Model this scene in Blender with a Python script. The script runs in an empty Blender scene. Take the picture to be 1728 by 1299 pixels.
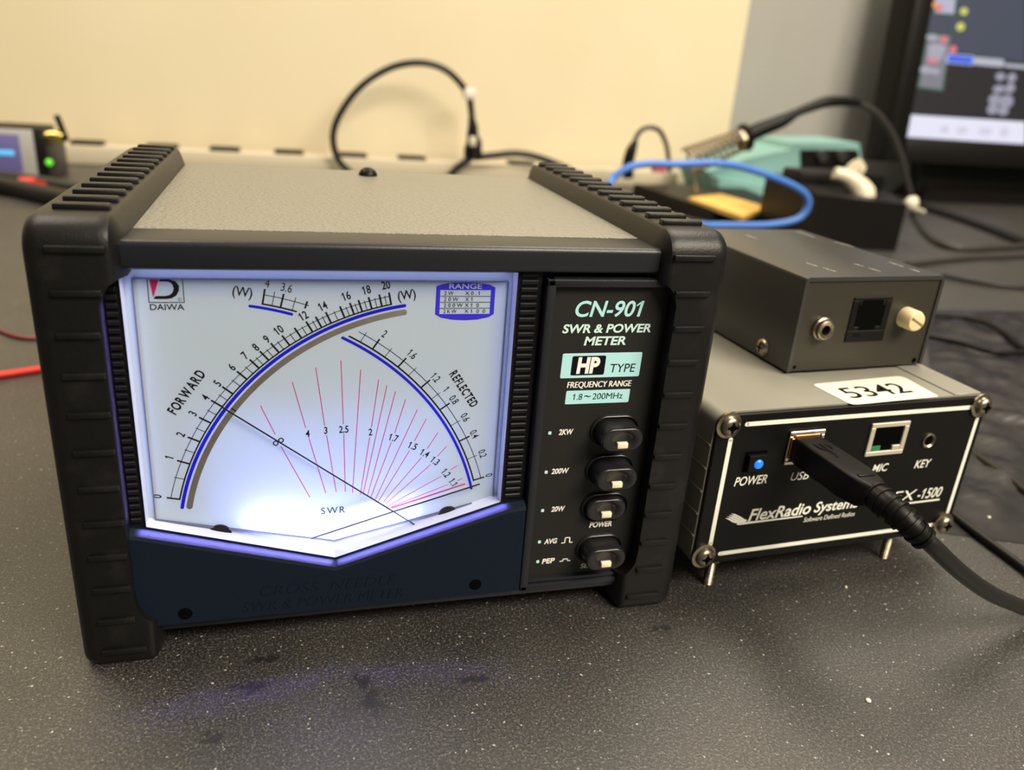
import bpy, bmesh, math, random
from mathutils import Vector, Matrix
random.seed(7)
scn = bpy.context.scene
U = 0.00086                      # one building unit (about 0.86 mm) in metres
PI = math.pi

# ---------------------------------------------------------------- camera
CAM = Vector((57.2657, -212.9336, 176.6230))
ROWS = ((0.96469381, -0.25288868, 0.07357426),     # right
        (-0.02829863, -0.37726202, -0.92567411),   # image down
        (0.26184927, 0.89091003, -0.37109874))     # forward
FPX = 1353.04
cd = bpy.data.cameras.new('camera'); cam = bpy.data.objects.new('camera', cd); scn.collection.objects.link(cam)
r_, d_, f_ = [Vector(r) for r in ROWS]
M3 = Matrix((r_, -d_, -f_)).transposed()
cam.matrix_world = Matrix.Translation(CAM * U) @ M3.to_4x4()
cd.sensor_fit = 'HORIZONTAL'; cd.sensor_width = 36.0; cd.lens = FPX / 1728 * 36.0
cd.clip_start = 0.01; cd.clip_end = 30
cd.dof.use_dof = True; cd.dof.focus_distance = 246 * U; cd.dof.aperture_fstop = 12.5
scn.camera = cam

# ---------------------------------------------------------------- light, exposure
vs = scn.view_settings
vs.view_transform = 'Standard'; vs.look = 'None'; vs.gamma = 1.0; vs.use_curve_mapping = False
vs.exposure = 0.0
w = bpy.data.worlds.new('room_light'); scn.world = w; w.use_nodes = True
bg = w.node_tree.nodes['Background']
bg.inputs[0].default_value = (1.0, 0.90, 0.74, 1); bg.inputs[1].default_value = 0.12

def area(name, loc, target, sx, sy, power, col):
    l = bpy.data.lights.new(name, 'AREA'); l.shape = 'RECTANGLE'; l.size = sx; l.size_y = sy
    l.energy = power; l.color = col
    o = bpy.data.objects.new(name, l); scn.collection.objects.link(o)
    o.location = loc
    d = Vector(target) - Vector(loc)
    o.rotation_euler = d.to_track_quat('-Z', 'Y').to_euler()
    return o
area('ceiling_light', (0.86, 0.70, 1.75), (0.70, 0.72, 0), 1.2, 0.7, 33, (1.0, 0.89, 0.71))
area('left_fill_light', (-0.75, 0.72, 1.75), (-0.65, 0.72, 0), 1.2, 0.7, 26, (1.0, 0.89, 0.71))  # added fill light, brightens the left wall and bench
area('ceiling_light.001', (0.90, -1.05, 1.35), (0.3, 0.0, 0.05), 1.3, 0.7, 62, (1.0, 0.89, 0.71))

# ---------------------------------------------------------------- helpers
def at(px, py, y=None, z=None, x=None):
    """point of the place seen at a measured spot of the photograph, at a known depth or height"""
    d = r_ * ((px - 864) / FPX) + d_ * ((py - 649.5) / FPX) + f_
    if y is not None: t = (y - CAM.y) / d.y
    elif z is not None: t = (z - CAM.z) / d.z
    else: t = (x - CAM.x) / d.x
    p = CAM + d * t
    return (p.x, p.y, p.z)

class MB:
    def __init__(s): s.v = []; s.f = []
    def add(s, v, f):
        n = len(s.v); s.v += [tuple(q) for q in v]; s.f += [tuple(i + n for i in q) for q in f]; return s
    def box(s, x0, x1, y0, y1, z0, z1, b=0.0, seg=2):
        if b <= 0:
            v = [(x, y, z) for x in (x0, x1) for y in (y0, y1) for z in (z0, z1)]
            return s.add(v, [(0,1,3,2),(4,6,7,5),(0,4,5,1),(2,3,7,6),(0,2,6,4),(1,5,7,3)])
        bm = bmesh.new(); bmesh.ops.create_cube(bm, size=1)
        for q in bm.verts:
            q.co = ((x0+x1)/2 + q.co.x*(x1-x0), (y0+y1)/2 + q.co.y*(y1-y0), (z0+z1)/2 + q.co.z*(z1-z0))
        bmesh.ops.bevel(bm, geom=bm.edges[:], offset=b, segments=seg, profile=0.5, affect='EDGES')
        return s.bm(bm)
    def bm(s, bm):
        bm.verts.index_update()
        s.add([v.co[:] for v in bm.verts], [[v.index for v in f.verts] for f in bm.faces]); bm.free(); return s
    def loft(s, loops, c0=True, c1=True):
        n = len(loops[0]); v = [p for l in loops for p in l]; f = []
        for k in range(len(loops)-1):
            for i in range(n):
                j = (i+1) % n
                f.append((k*n+i, k*n+j, (k+1)*n+j, (k+1)*n+i))
        if c0: f.append(tuple(range(n))[::-1])
        if c1: f.append(tuple((len(loops)-1)*n+i for i in range(n)))
        return s.add(v, f)
    def tube(s, path, r, seg=10, sm=6, caps=True):
        P = [Vector(p) for p in path]
        R = r if isinstance(r, (list, tuple)) else [r]*len(P)
        if sm > 1 and len(P) > 2:
            Q = []; RR = []
            for i in range(len(P)-1):
                p0 = P[max(i-1,0)]; p1 = P[i]; p2 = P[i+1]; p3 = P[min(i+2,len(P)-1)]
                for k in range(sm):
                    t = k/sm
                    Q.append(0.5*((2*p1)+(p2-p0)*t+(2*p0-5*p1+4*p2-p3)*t*t+(3*p1-p0-3*p2+p3)*t**3)); RR.append(R[i]*(1-t)+R[i+1]*t)
            Q.append(P[-1]); RR.append(R[-1]); P, R = Q, RR
        T = [(P[min(i+1,len(P)-1)]-P[max(i-1,0)]).normalized() for i in range(len(P))]
        a = T[0].orthogonal().normalized(); loops = []
        for i in range(len(P)):
            a = (a - T[i]*a.dot(T[i])).normalized(); b = T[i].cross(a)
            loops.append([P[i]+(a*math.cos(2*PI*k/seg)+b*math.sin(2*PI*k/seg))*R[i] for k in range(seg)])
        return s.loft(loops, caps, caps)
    def lathe(s, c, axis, prof, seg=24, c0=True, c1=True):
        """prof: (distance along axis, radius)"""
        A = Vector(axis).normalized(); a = A.orthogonal().normalized(); b = A.cross(a); c = Vector(c)
        return s.loft([[c+A*h+(a*math.cos(2*PI*k/seg)+b*math.sin(2*PI*k/seg))*max(r,1e-4) for k in range(seg)] for h, r in prof], c0, c1)
    def prism(s, poly, y0, y1):
        return s.loft([[(x, y0, z) for x, z in poly], [(x, y1, z) for x, z in poly]])
    def flat(s, poly, y):
        return s.add([(x, y, z) for x, z in poly], [tuple(range(len(poly)))])
    def line(s, p, q, w, y):
        dx, dz = q[0]-p[0], q[1]-p[1]; l = math.hypot(dx, dz); nx, nz = -dz/l*w/2, dx/l*w/2
        return s.flat([(p[0]+nx,p[1]+nz),(q[0]+nx,q[1]+nz),(q[0]-nx,q[1]-nz),(p[0]-nx,p[1]-nz)], y)
    def arc(s, c, r0, r1, a0, a1, y, n=48, cap=False):
        v = []; f = []
        for i in range(n+1):
            a = math.radians(a0+(a1-a0)*i/n)
            v += [(c[0]+r0*math.cos(a), y, c[1]+r0*math.sin(a)), (c[0]+r1*math.cos(a), y, c[1]+r1*math.sin(a))]
            if i: f.append((2*i-2, 2*i-1, 2*i+1, 2*i))
        s.add(v, f)
        if cap:
            rm = (r0+r1)/2; rr = (r1-r0)/2; sg = 1 if a1 > a0 else -1
            for aa, e in ((a0, -sg), (a1, sg)):
                A = math.radians(aa); cc = (c[0]+rm*math.cos(A), c[1]+rm*math.sin(A))
                s.flat([(cc[0]+rr*math.cos(A+e*k*PI/10), cc[1]+rr*math.sin(A+e*k*PI/10)) for k in range(11)][::-sg*e], y)
        return s
    def disc(s, c, r, y, n=20, rz=None):
        return s.flat([(c[0]+r*math.cos(2*PI*k/n), c[1]+(rz or r)*math.sin(2*PI*k/n)) for k in range(n)], y)
    def xform(s, M):
        s.v = [tuple(M @ Vector(p)) for p in s.v]; return s
    def build(s, name, m, parent=None, org=(0,0,0), smooth=30, data=None):
        me = bpy.data.meshes.new(name)
        ox, oy, oz = org
        me.from_pydata([((x-ox)*U, (y-oy)*U, (z-oz)*U) for x, y, z in s.v], [], s.f)
        bm = bmesh.new(); bm.from_mesh(me)
        bmesh.ops.remove_doubles(bm, verts=bm.verts, dist=1e-7)
        bmesh.ops.recalc_face_normals(bm, faces=bm.faces)
        bm.to_mesh(me); bm.free()
        if smooth:
            me.shade_smooth(); me.set_sharp_from_angle(angle=math.radians(smooth))
        me.materials.append(m)
        o = bpy.data.objects.new(name, me); scn.collection.objects.link(o)
        if parent is not None: o.parent = parent
        else: o.location = (ox*U, oy*U, oz*U)
        return o

_gl = {}
def glyphs(txt, bold=0.0, shear=0.0):
    k = (txt, bold, shear)
    if k not in _gl:
        c = bpy.data.curves.new('lettering', 'FONT'); c.body = txt; c.size = 1; c.offset = bold; c.shear = shear; c.resolution_u = 4
        o = bpy.data.objects.new('lettering', c); m = o.to_mesh()
        v = [(p.co.x, p.co.y) for p in m.vertices]; f = [tuple(q.vertices) for q in m.polygons]
        o.to_mesh_clear(); bpy.data.objects.remove(o); bpy.data.curves.remove(c)
        if '1' in txt and 'I' not in txt:      # the numeral one gets its flag
            par = list(range(len(v)))
            def root(i):
                while par[i] != i: i = par[i]
                return i
            for q in f:
                for i in q[1:]: par[root(i)] = root(q[0])
            isl = {}
            for i in range(len(v)): isl.setdefault(root(i), []).append(i)
            for ids in isl.values():
                ys = [v[i][1] for i in ids]
                if len(ids) == 4 and max(ys)-min(ys) > .6:
                    yt = max(ys); xl = min(v[i][0] for i in ids if v[i][1] > yt-.05); n0 = len(v)
                    v += [(xl+.02,yt),(xl-.15-.2*shear,yt-.17),(xl-.15-.28*shear,yt-.26),(xl+.02-.14*shear,yt-.13)]; f.append((n0,n0+1,n0+2,n0+3))
        _gl[k] = (v, f)
    return _gl[k]
def fit_text(mb, txt, x0, x1, z0, z1, y, bold=0.0, shear=0.0):
    v, f = glyphs(txt, bold, shear)
    xa, xb = min(p[0] for p in v), max(p[0] for p in v); ya, yb = min(p[1] for p in v), max(p[1] for p in v)
    mb.add([(x0+(p[0]-xa)/(xb-xa)*(x1-x0), y, z0+(p[1]-ya)/(yb-ya)*(z1-z0)) for p in v], f)
def loops_of(v, f):
    cnt = {}
    for q in f:
        for i in range(len(q)):
            a, b = q[i], q[(i+1) % len(q)]; k = (min(a,b), max(a,b)); cnt[k] = cnt.get(k, 0)+1
    nb = {}
    for (a, b), c in cnt.items():
        if c == 1: nb.setdefault(a, []).append(b); nb.setdefault(b, []).append(a)
    out = []; seen = set()
    for a in nb:
        if a in seen: continue
        l = [a]; seen.add(a)
        while True:
            nx = [b for b in nb[l[-1]] if b not in seen]
            if not nx: break
            l.append(nx[0]); seen.add(nx[0])
        if len(l) > 2: out.append([v[i] for i in l])
    return out
def cutout(mb, loops, y):
    c = bpy.data.curves.new('cut', 'CURVE'); c.dimensions = '2D'; c.fill_mode = 'BOTH'
    for l in loops:
        sp = c.splines.new('POLY'); sp.points.add(len(l)-1); sp.use_cyclic_u = True
        for p, q in zip(sp.points, l): p.co = (q[0], q[1], 0, 1)
    o = bpy.data.objects.new('cut', c); m = o.to_mesh()
    mb.add([(p.co.x, y, p.co.y) for p in m.vertices], [tuple(q.vertices) for q in m.polygons])
    o.to_mesh_clear(); bpy.data.objects.remove(o); bpy.data.curves.remove(c)
def mid_text(mb, txt, c, h, rot, y, xs=0.82, bold=0.0, shear=0.0, track=0.0):
    """centred lettering of capital height h turned by rot degrees"""
    s = h/0.70; a = math.radians(rot); ca, sa = math.cos(a), math.sin(a)
    if track:
        parts = []; X = 0
        for ch in txt:
            if ch == ' ': X += 0.4; continue
            v, f = glyphs(ch, bold, shear); x0 = min(p[0] for p in v); x1 = max(p[0] for p in v)
            parts.append(([(p[0]-x0+X, p[1]) for p in v], f)); X += x1-x0+track
        tot = X-track
    else:
        v, f = glyphs(txt, bold, shear); x0 = min(p[0] for p in v); x1 = max(p[0] for p in v); tot = x1-x0
        parts = [([(p[0]-x0, p[1]) for p in v], f)]
    for v, f in parts:
        mb.add([(c[0]+((p[0]-tot/2)*s*xs)*ca-((p[1]-.35)*s)*sa, y, c[1]+((p[0]-tot/2)*s*xs)*sa+((p[1]-.35)*s)*ca) for p in v], f)

def thing(name, label, cat, loc=(0,0,0), rz=0.0, group=None):
    o = bpy.data.objects.new(name, None); scn.collection.objects.link(o); o.empty_display_size = 0.01
    o.location = Vector(loc)*U; o.rotation_euler = (0,0,rz)
    return tag(o, label, cat, group)
def tag(o, label=None, cat=None, group=None, kind=None):
    if label: o['label'] = label
    if cat: o['category'] = cat
    if group: o['group'] = group
    if kind: o['kind'] = kind
    return o

# ---------------------------------------------------------------- materials
def mat(name, col, rough=0.5, metal=0.0, spec=0.5, noise=None, bump=None, coat=0.0, emit=None):
    m = bpy.data.materials.new(name); m.use_nodes = True; nt = m.node_tree; N = nt.nodes; L = nt.links
    b = N['Principled BSDF']
    b.inputs['Base Color'].default_value = (*col, 1); b.inputs['Roughness'].default_value = rough
    b.inputs['Metallic'].default_value = metal; b.inputs['Specular IOR Level'].default_value = spec
    b.inputs['Coat Weight'].default_value = coat
    if emit: b.inputs['Emission Color'].default_value = (*emit[0],1); b.inputs['Emission Strength'].default_value = emit[1]
    if noise or bump:
        tc = N.new('ShaderNodeTexCoord')
    if noise:      # (size in units, other colour, low, high)
        sz, c2, lo, hi = noise
        t = N.new('ShaderNodeTexNoise'); t.inputs['Scale'].default_value = 1/(sz*U); t.inputs['Detail'].default_value = 4
        L.new(tc.outputs['Object'], t.inputs['Vector'])
        mp = N.new('ShaderNodeMapRange'); mp.inputs[1].default_value = lo; mp.inputs[2].default_value = hi
        L.new(t.outputs['Fac'], mp.inputs[0])
        mx = N.new('ShaderNodeMix'); mx.data_type = 'RGBA'
        mx.inputs[6].default_value = (*col,1); mx.inputs[7].default_value = (*c2,1)
        L.new(mp.outputs[0], mx.inputs[0]); L.new(mx.outputs[2], b.inputs['Base Color'])
    if bump:       # (size, strength, height in units)
        sz, st, h = bump
        t = N.new('ShaderNodeTexNoise'); t.inputs['Scale'].default_value = 1/(sz*U); t.inputs['Detail'].default_value = 3
        L.new(tc.outputs['Object'], t.inputs['Vector'])
        bp = N.new('ShaderNodeBump'); bp.inputs['Strength'].default_value = st; bp.inputs['Distance'].default_value = h*U
        L.new(t.outputs['Fac'], bp.inputs['Height']); L.new(bp.outputs[0], b.inputs['Normal'])
    return m
M = {}
M['rubber'] = mat('dusty_black_rubber', (0.0045,0.0043,0.0045), 0.42, spec=.38, noise=(9,(0.014,0.013,0.012),.56,.82), bump=(0.8,.25,.25))
M['case'] = mat('dark_case', (0.02,0.021,0.024), 0.5)
M['navy'] = mat('navy_black_plastic', (0.009,0.011,0.016), 0.38, bump=(0.5,.35,.12))
M['chin'] = mat('matte_navy_plastic', (0.004,0.009,0.020), 0.55, spec=.2, bump=(0.45,.4,.12))
M['grille'] = mat('ribbed_black_plastic', (0.006,0.006,0.008), 0.45, spec=.25)
M['panel'] = mat('black_label_film', (0.010,0.010,0.009), 0.6, spec=.4, bump=(0.4,.25,.08))
M['button'] = mat('glossy_black_button', (0.012,0.012,0.014), 0.3, bump=(0.6,.15,.1))
M['aqua'] = mat('aqua_ink', (0.46,0.82,0.88), 0.6)
M['paleaqua'] = mat('pale_aqua_ink', (0.62,0.86,0.84), 0.6)
M['white'] = mat('white_ink', (0.92,0.90,0.84), 0.6)
M['cream'] = mat('cream_indicator', (0.92,0.82,0.60), 0.5)
M['dial'] = mat('white_dial_card', (0.52,0.60,0.68), 0.55, spec=0.2)
def mat_card():
    m = M['dial']; nt = m.node_tree; N = nt.nodes; L = nt.links; b = N['Principled BSDF']
    t = N.new('ShaderNodeBsdfTranslucent'); t.inputs[0].default_value = (0.80,0.84,0.84,1)
    mx = N.new('ShaderNodeMixShader'); mx.inputs[0].default_value = 0.30
    L.new(b.outputs[0], mx.inputs[1]); L.new(t.outputs[0], mx.inputs[2]); L.new(mx.outputs[0], N['Material Output'].inputs[0])
mat_card()
def translucent(key, col, f):
    m = M[key]; nt = m.node_tree; N = nt.nodes; L = nt.links; b = N['Principled BSDF']
    t = N.new('ShaderNodeBsdfTranslucent'); t.inputs[0].default_value = (*col,1)
    mx = N.new('ShaderNodeMixShader'); mx.inputs[0].default_value = f
    L.new(b.outputs[0], mx.inputs[1]); L.new(t.outputs[0], mx.inputs[2]); L.new(mx.outputs[0], N['Material Output'].inputs[0])
M['tray'] = mat('white_lamp_tray', (0.68,0.72,0.90), 0.35)
M['ink'] = mat('black_ink', (0.005,0.005,0.008), 0.6, spec=0.1)
M['blueink'] = mat('blue_ink', (0.025,0.02,0.45), 0.6, spec=0.2)
M['violetink'] = mat('violet_blue_ink', (0.10,0.07,0.68), 0.6, spec=0.2)
M['redink'] = mat('red_ink', (0.72,0.06,0.18), 0.6, spec=0.2)
M['pinkink'] = mat('crimson_ink', (0.75,0.03,0.14), 0.6, spec=0.2)
translucent('blueink', (0.05,0.03,1.0), .8); translucent('violetink', (0.19,0.13,1.0), .8); translucent('redink', (1.0,0.12,0.36), .8); translucent('pinkink', (0.9,0.03,0.16), .6)
M['tablewhite'] = mat('white_table_print', (0.8,0.8,0.84), .5); translucent('tablewhite', (0.9,0.9,0.95), .75)
M['mirror'] = mat('mirror_strip', (0.78,0.74,0.70), 0.10, metal=1.0, bump=(14,.25,2))
M['lip'] = mat('blue_grey_lens_edge', (0.10,0.11,0.20), 0.2)
M['needle'] = mat('black_needle', (0.003,0.003,0.004), 0.5, spec=.2)
M['steel'] = mat('dull_steel', (0.42,0.37,0.28), 0.32, metal=1.0, noise=(2,(0.25,0.2,0.14),.4,.7))
M['bright'] = mat('bright_metal', (0.75,0.68,0.55), 0.25, metal=1.0)
M['copper'] = mat('copper_shield', (0.70,0.27,0.10), 0.3, metal=1.0)
M['grey_al'] = mat('grey_painted_aluminium', (0.26,0.25,0.215), 0.36, bump=(0.35,.15,.08))
M['blackpanel'] = mat('black_front_panel', (0.003,0.003,0.0025), 0.5, spec=.25, noise=(1.4,(0.012,0.011,0.008),.64,.78))
M['whiteline'] = mat('white_silkscreen', (0.92,0.92,0.83), 0.55)
M['greyink'] = mat('pale_grey_ink', (0.40,0.38,0.33), 0.5)
M['blackplastic'] = mat('black_plastic', (0.005,0.0047,0.0044), 0.42, spec=.2, bump=(0.7,.1,.1))
M['hole'] = mat('dark_socket', (0.001,0.001,0.001), 0.8, spec=0.05)
M['boxpaint'] = mat('charcoal_painted_steel', (0.036,0.036,0.034), 0.33, bump=(0.5,.15,.08))
M['boxpanel'] = mat('charcoal_panel', (0.030,0.027,0.019), 0.42, noise=(0.8,(0.042,0.038,0.03),.55,.8), bump=(0.5,.2,.06))
M['creamplastic'] = mat('cream_nylon', (0.86,0.70,0.42), 0.4)
M['sticker'] = mat('ivory_sticker', (0.80,0.76,0.62), 0.45)
M['blueled'] = mat('lit_blue_led', (0.01,0.12,0.5), 0.3, emit=((0.01,0.22,1.0),0.95))
M['greenled'] = mat('lit_green_led', (0.1,0.5,0.05), 0.3, emit=((0.22,1.0,0.03),0.6))
M['green'] = mat('green_plastic', (0.03,0.20,0.09), 0.4)
M['cable'] = mat('black_cable', (0.009,0.0085,0.008), 0.38, spec=.4)
M['greycable'] = mat('dark_grey_cable', (0.035,0.033,0.029), 0.45)
M['bluecable'] = mat('blue_cable', (0.06,0.19,0.62), 0.4)
M['redcable'] = mat('red_wire', (0.72,0.03,0.02), 0.4)
M['darkred'] = mat('dark_red_wire', (0.16,0.02,0.02), 0.4)
M['alu'] = mat('brushed_aluminium', (0.62,0.58,0.48), 0.45, metal=0.3)
M['strip'] = mat('cream_strip_paint', (0.60,0.53,0.39), 0.55)
M['teal'] = mat('teal_plastic', (0.24,0.46,0.44), 0.5)
M['sponge'] = mat('yellow_sponge', (0.74,0.47,0.12), 0.9, bump=(3,.5,1))
M['whiteplug'] = mat('beige_plug', (0.70,0.64,0.50), 0.4)
M['gold'] = mat('gold_plating', (0.95,0.72,0.25), 0.25, metal=1.0)
M['silverbox'] = mat('silver_grey_bezel', (0.42,0.41,0.40), 0.4)
M['violetface'] = mat('violet_blue_face', (0.13,0.12,0.30), 0.35, emit=((0.12,0.10,0.35),0.12))
M['cyanled'] = mat('lit_cyan_digits', (0.1,0.4,0.7), 0.3, emit=((0.08,0.42,0.80),0.75))
M['monitor'] = mat('black_monitor_plastic', (0.006,0.005,0.0045), 0.45, spec=.22)
M['bag'] = mat('dark_antistatic_film', (0.016,0.015,0.018), 0.3, noise=(25,(0.035,0.033,0.035),.45,.75), bump=(18,.18,4))
M['crumb'] = mat('pale_flake', (0.85,0.80,0.65), 0.6)
M['tape'] = mat('white_tape', (0.82,0.75,0.68), 0.6)

def mat_hammer():
    m = mat('hammered_grey_paint', (0.20,0.19,0.16), 0.40); nt = m.node_tree; N = nt.nodes; L = nt.links; b = N['Principled BSDF']
    tc = N.new('ShaderNodeTexCoord'); v = N.new('ShaderNodeTexVoronoi'); v.feature = 'SMOOTH_F1'
    v.inputs['Scale'].default_value = 1/(1.5*U); L.new(tc.outputs['Object'], v.inputs['Vector'])
    n = N.new('ShaderNodeTexNoise'); n.inputs['Scale'].default_value = 1/(0.9*U); L.new(tc.outputs['Object'], n.inputs['Vector'])
    ad = N.new('ShaderNodeMath'); ad.operation = 'ADD'; L.new(v.outputs['Distance'], ad.inputs[0]); L.new(n.outputs['Fac'], ad.inputs[1])
    bp = N.new('ShaderNodeBump'); bp.inputs['Strength'].default_value = 0.6; bp.inputs['Distance'].default_value = 0.7*U
    L.new(ad.outputs[0], bp.inputs['Height']); L.new(bp.outputs[0], b.inputs['Normal'])
    return m
M['hammer'] = mat_hammer()

def mat_lens():
    m = bpy.data.materials.new('clear_lens'); m.use_nodes = True; nt = m.node_tree; N = nt.nodes; L = nt.links
    N.remove(N['Principled BSDF']); out = N['Material Output']
    t = N.new('ShaderNodeBsdfTransparent'); g = N.new('ShaderNodeBsdfGlossy'); g.inputs['Roughness'].default_value = 0.05
    fr = N.new('ShaderNodeFresnel'); fr.inputs['IOR'].default_value = 1.45
    mx = N.new('ShaderNodeMixShader')
    ge = N.new('ShaderNodeNewGeometry'); iv = N.new('ShaderNodeMath'); iv.operation = 'SUBTRACT'; iv.inputs[0].default_value = 1.0; L.new(ge.outputs['Backfacing'], iv.inputs[1])
    ml = N.new('ShaderNodeMath'); ml.operation = 'MULTIPLY'; L.new(iv.outputs[0], ml.inputs[0]); L.new(fr.outputs[0], ml.inputs[1])
    L.new(ml.outputs[0], mx.inputs[0]); L.new(t.outputs[0], mx.inputs[1]); L.new(g.outputs[0], mx.inputs[2])
    L.new(mx.outputs[0], out.inputs[0]); return m
M['lens'] = mat_lens()

SCUFFS = [(*at(px_,py_,z=0)[:2], ex, ey, rr) for px_, py_, ex, ey, rr in ((425,1160,5,3.2,2.0),(612,1150,3,4,2.0),(630,1185,3.5,6,2.0),(448,1112,7,2.5,2.15),(360,1245,3,4,2.1),(800,1145,9,2,2.2),(1120,1060,8,2.5,2.25))]
def mat_bench():
    m = mat('worn_grey_bench_mat', (0.05,0.046,0.04), 0.44, spec=.85); nt = m.node_tree; N = nt.nodes; L = nt.links; b = N['Principled BSDF']
    tc = N.new('ShaderNodeTexCoord')
    def noise(sz, detail=4, rough=.6):
        t = N.new('ShaderNodeTexNoise'); t.inputs['Scale'].default_value = 1/(sz*U); t.inputs['Detail'].default_value = detail; t.inputs['Roughness'].default_value = rough
        L.new(tc.outputs['Object'], t.inputs['Vector']); return t
    def rng(src, lo, hi, a=0., b_=1.):
        r = N.new('ShaderNodeMapRange'); r.inputs[1].default_value = lo; r.inputs[2].default_value = hi; r.inputs[3].default_value = a; r.inputs[4].default_value = b_
        L.new(src, r.inputs[0]); return r.outputs[0]
    def mix(f, a, c):
        x = N.new('ShaderNodeMix'); x.data_type = 'RGBA'; L.new(f, x.inputs[0])
        for s, q in ((6, a), (7, c)):
            if isinstance(q, tuple): x.inputs[s].default_value = (*q, 1)
            else: L.new(q, x.inputs[s])
        return x.outputs[2]
    big = noise(45, 5); med = noise(7, 5, .7); fine = noise(.95, 3, .75); sp = noise(1.6, 2, .5); st = noise(30, 6, .72)
    c = mix(rng(big.outputs['Fac'], .35, .65), (0.016,0.0152,0.015), (0.032,0.030,0.028))
    c = mix(rng(med.outputs['Fac'], .52, .72, 0, .7), c, (0.027,0.019,0.020))
    c = mix(rng(fine.outputs['Fac'], .50, .64, 0, .85), c, (0.112,0.102,0.092))
    grain = noise(.6, 3, .8)
    g = rng(grain.outputs['Fac'], .38, .62, .10, 1.75)
    mu = N.new('ShaderNodeMix'); mu.data_type = 'RGBA'; mu.blend_type = 'MULTIPLY'; mu.inputs[0].default_value = 1.0
    L.new(c, mu.inputs[6]); L.new(g, mu.inputs[7]); c = mu.outputs[2]
    c = mix(rng(sp.outputs['Fac'], .685, .73, 0, 1), c, (0.42,0.41,0.38))
    # scuffs where the mat has worn through to black
    wob = noise(3.2, 5, .8)
    for sx, sy, ex, ey, rad in SCUFFS:
        mpn = N.new('ShaderNodeVectorMath'); mpn.operation = 'SUBTRACT'; mpn.inputs[1].default_value = (sx*U, sy*U, 0); L.new(tc.outputs['Object'], mpn.inputs[0])
        sc_ = N.new('ShaderNodeVectorMath'); sc_.operation = 'MULTIPLY'; sc_.inputs[1].default_value = (1/(ex*U), 1/(ey*U), 0); L.new(mpn.outputs[0], sc_.inputs[0])
        ln = N.new('ShaderNodeVectorMath'); ln.operation = 'LENGTH'; L.new(sc_.outputs[0], ln.inputs[0])
        ad = N.new('ShaderNodeMath'); ad.operation = 'MULTIPLY_ADD'; ad.inputs[1].default_value = 5.0; L.new(wob.outputs['Fac'], ad.inputs[0])
        ng = N.new('ShaderNodeMath'); ng.operation = 'MULTIPLY'; ng.inputs[1].default_value = -1.0; L.new(ln.outputs['Value'], ng.inputs[0]); L.new(ng.outputs[0], ad.inputs[2])
        c = mix(rng(ad.outputs[0], rad-.35, rad-.1, 0, .92), c, (0.006,0.006,0.007))
    L.new(c, b.inputs['Base Color'])
    bp = N.new('ShaderNodeBump'); bp.inputs['Strength'].default_value = .4; bp.inputs['Distance'].default_value = .35*U
    L.new(fine.outputs['Fac'], bp.inputs['Height']); L.new(bp.outputs[0], b.inputs['Normal'])
    return m
M['bench'] = mat_bench()

def mat_wall(name, col, c2):
    m = mat(name, col, 0.75, spec=.25, noise=(260, c2, .35, .7), bump=(6,.08,1)); return m
M['wall'] = mat_wall('cream_wall_paint', (0.78,0.68,0.47), (0.81,0.72,0.52))
M['greywall'] = mat_wall('grey_wall_paint', (0.40,0.39,0.365), (0.37,0.36,0.34))

# ================================================================ THE SETTING
WY = 1130
tag(MB().box(-1600, 815, WY, WY+40, -700, 1900).build('wall_back', M['wall'], smooth=0), 'cream painted wall behind the bench', 'wall', kind='structure')
cx = at(1245, 100, y=WY)[0]
wr = MB().prism([(0,0)]*0 or [(0,-700),(1500,-700),(1500,1900),(0,1900)], 0, 40)
wo = wr.build('wall_right', M['greywall'], smooth=0); wo.location = (812*U, (WY+2)*U, 0); wo.rotation_euler = (0,0,math.radians(3))
tag(wo, 'grey wall behind the monitor', 'wall', kind='structure')
desk = MB().box(-1500, 2200, -900, WY-1, -30, 0, 1.5).build('workbench', M['bench'], smooth=0)
tag(desk, 'bench with a worn speckled dark grey mat under all the equipment', 'workbench')

tag(MB().box(-1700, 2300, -1500, WY+40, -740, -700).build('floor', mat('grey_floor',(0.2,0.19,0.17),.6), smooth=0), 'grey floor below the bench', 'floor', kind='structure')

# ================================================================ SWR METER
MO = (90, 75, 0)
meter = thing('swr_meter', 'large black and grey meter with lit white cross-needle dial and rubber bumpers', 'meter', MO)
P = lambda mb, name, m, parent=None, smooth=30: mb.build(name, m, parent if parent is not None else meter, MO if parent is None else MO, smooth)

P(MB().box(8.5, 171.5, 20.5, 152, 8.3, 126.6, 1.0), 'case', M['case'])
P(MB().box(14, 166, 20.2, 151, 126.4, 128.5, .5), 'top_cover', M['hammer'])
scx = at(621, 296, z=128.5)
s = MB().lathe((scx[0], 137, 128.5), (0,0,1), [(0,3.9),(.9,3.8),(2.2,3.0),(3.1,1.5),(3.3,0.01)], 20)
P(s, 'cover_screw', M['blackplastic'])
# face frame: top band, right frame, base lip
ff = MB()
ff.box(14, 166, 4.0, 20, 120.8, 128.6, 1.6, 4)
P(ff, 'top_band', M['navy'])
base = MB().box(8.5, 171.5, 4.2, 20, 8.2, 11.2, .7)
P(base, 'base_lip', M['navy'])
# ribbed side grilles
for x0, x1, xa, xb, nm in ((9, 14.5, 10.5, 13.6, 'side_grille'), (120.9, 128.7, 122.1, 127.5, 'side_grille')):
    g = MB().box(x0, x1, 7, 9, 43.5, 120.8)
    z = 119.9
    while z > 45.5:
        g.box(xa, xb, 6.0, 7.2, z-.75, z+.75, .3, 1); z -= 2.3
    P(g, nm, M['grille'])
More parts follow.
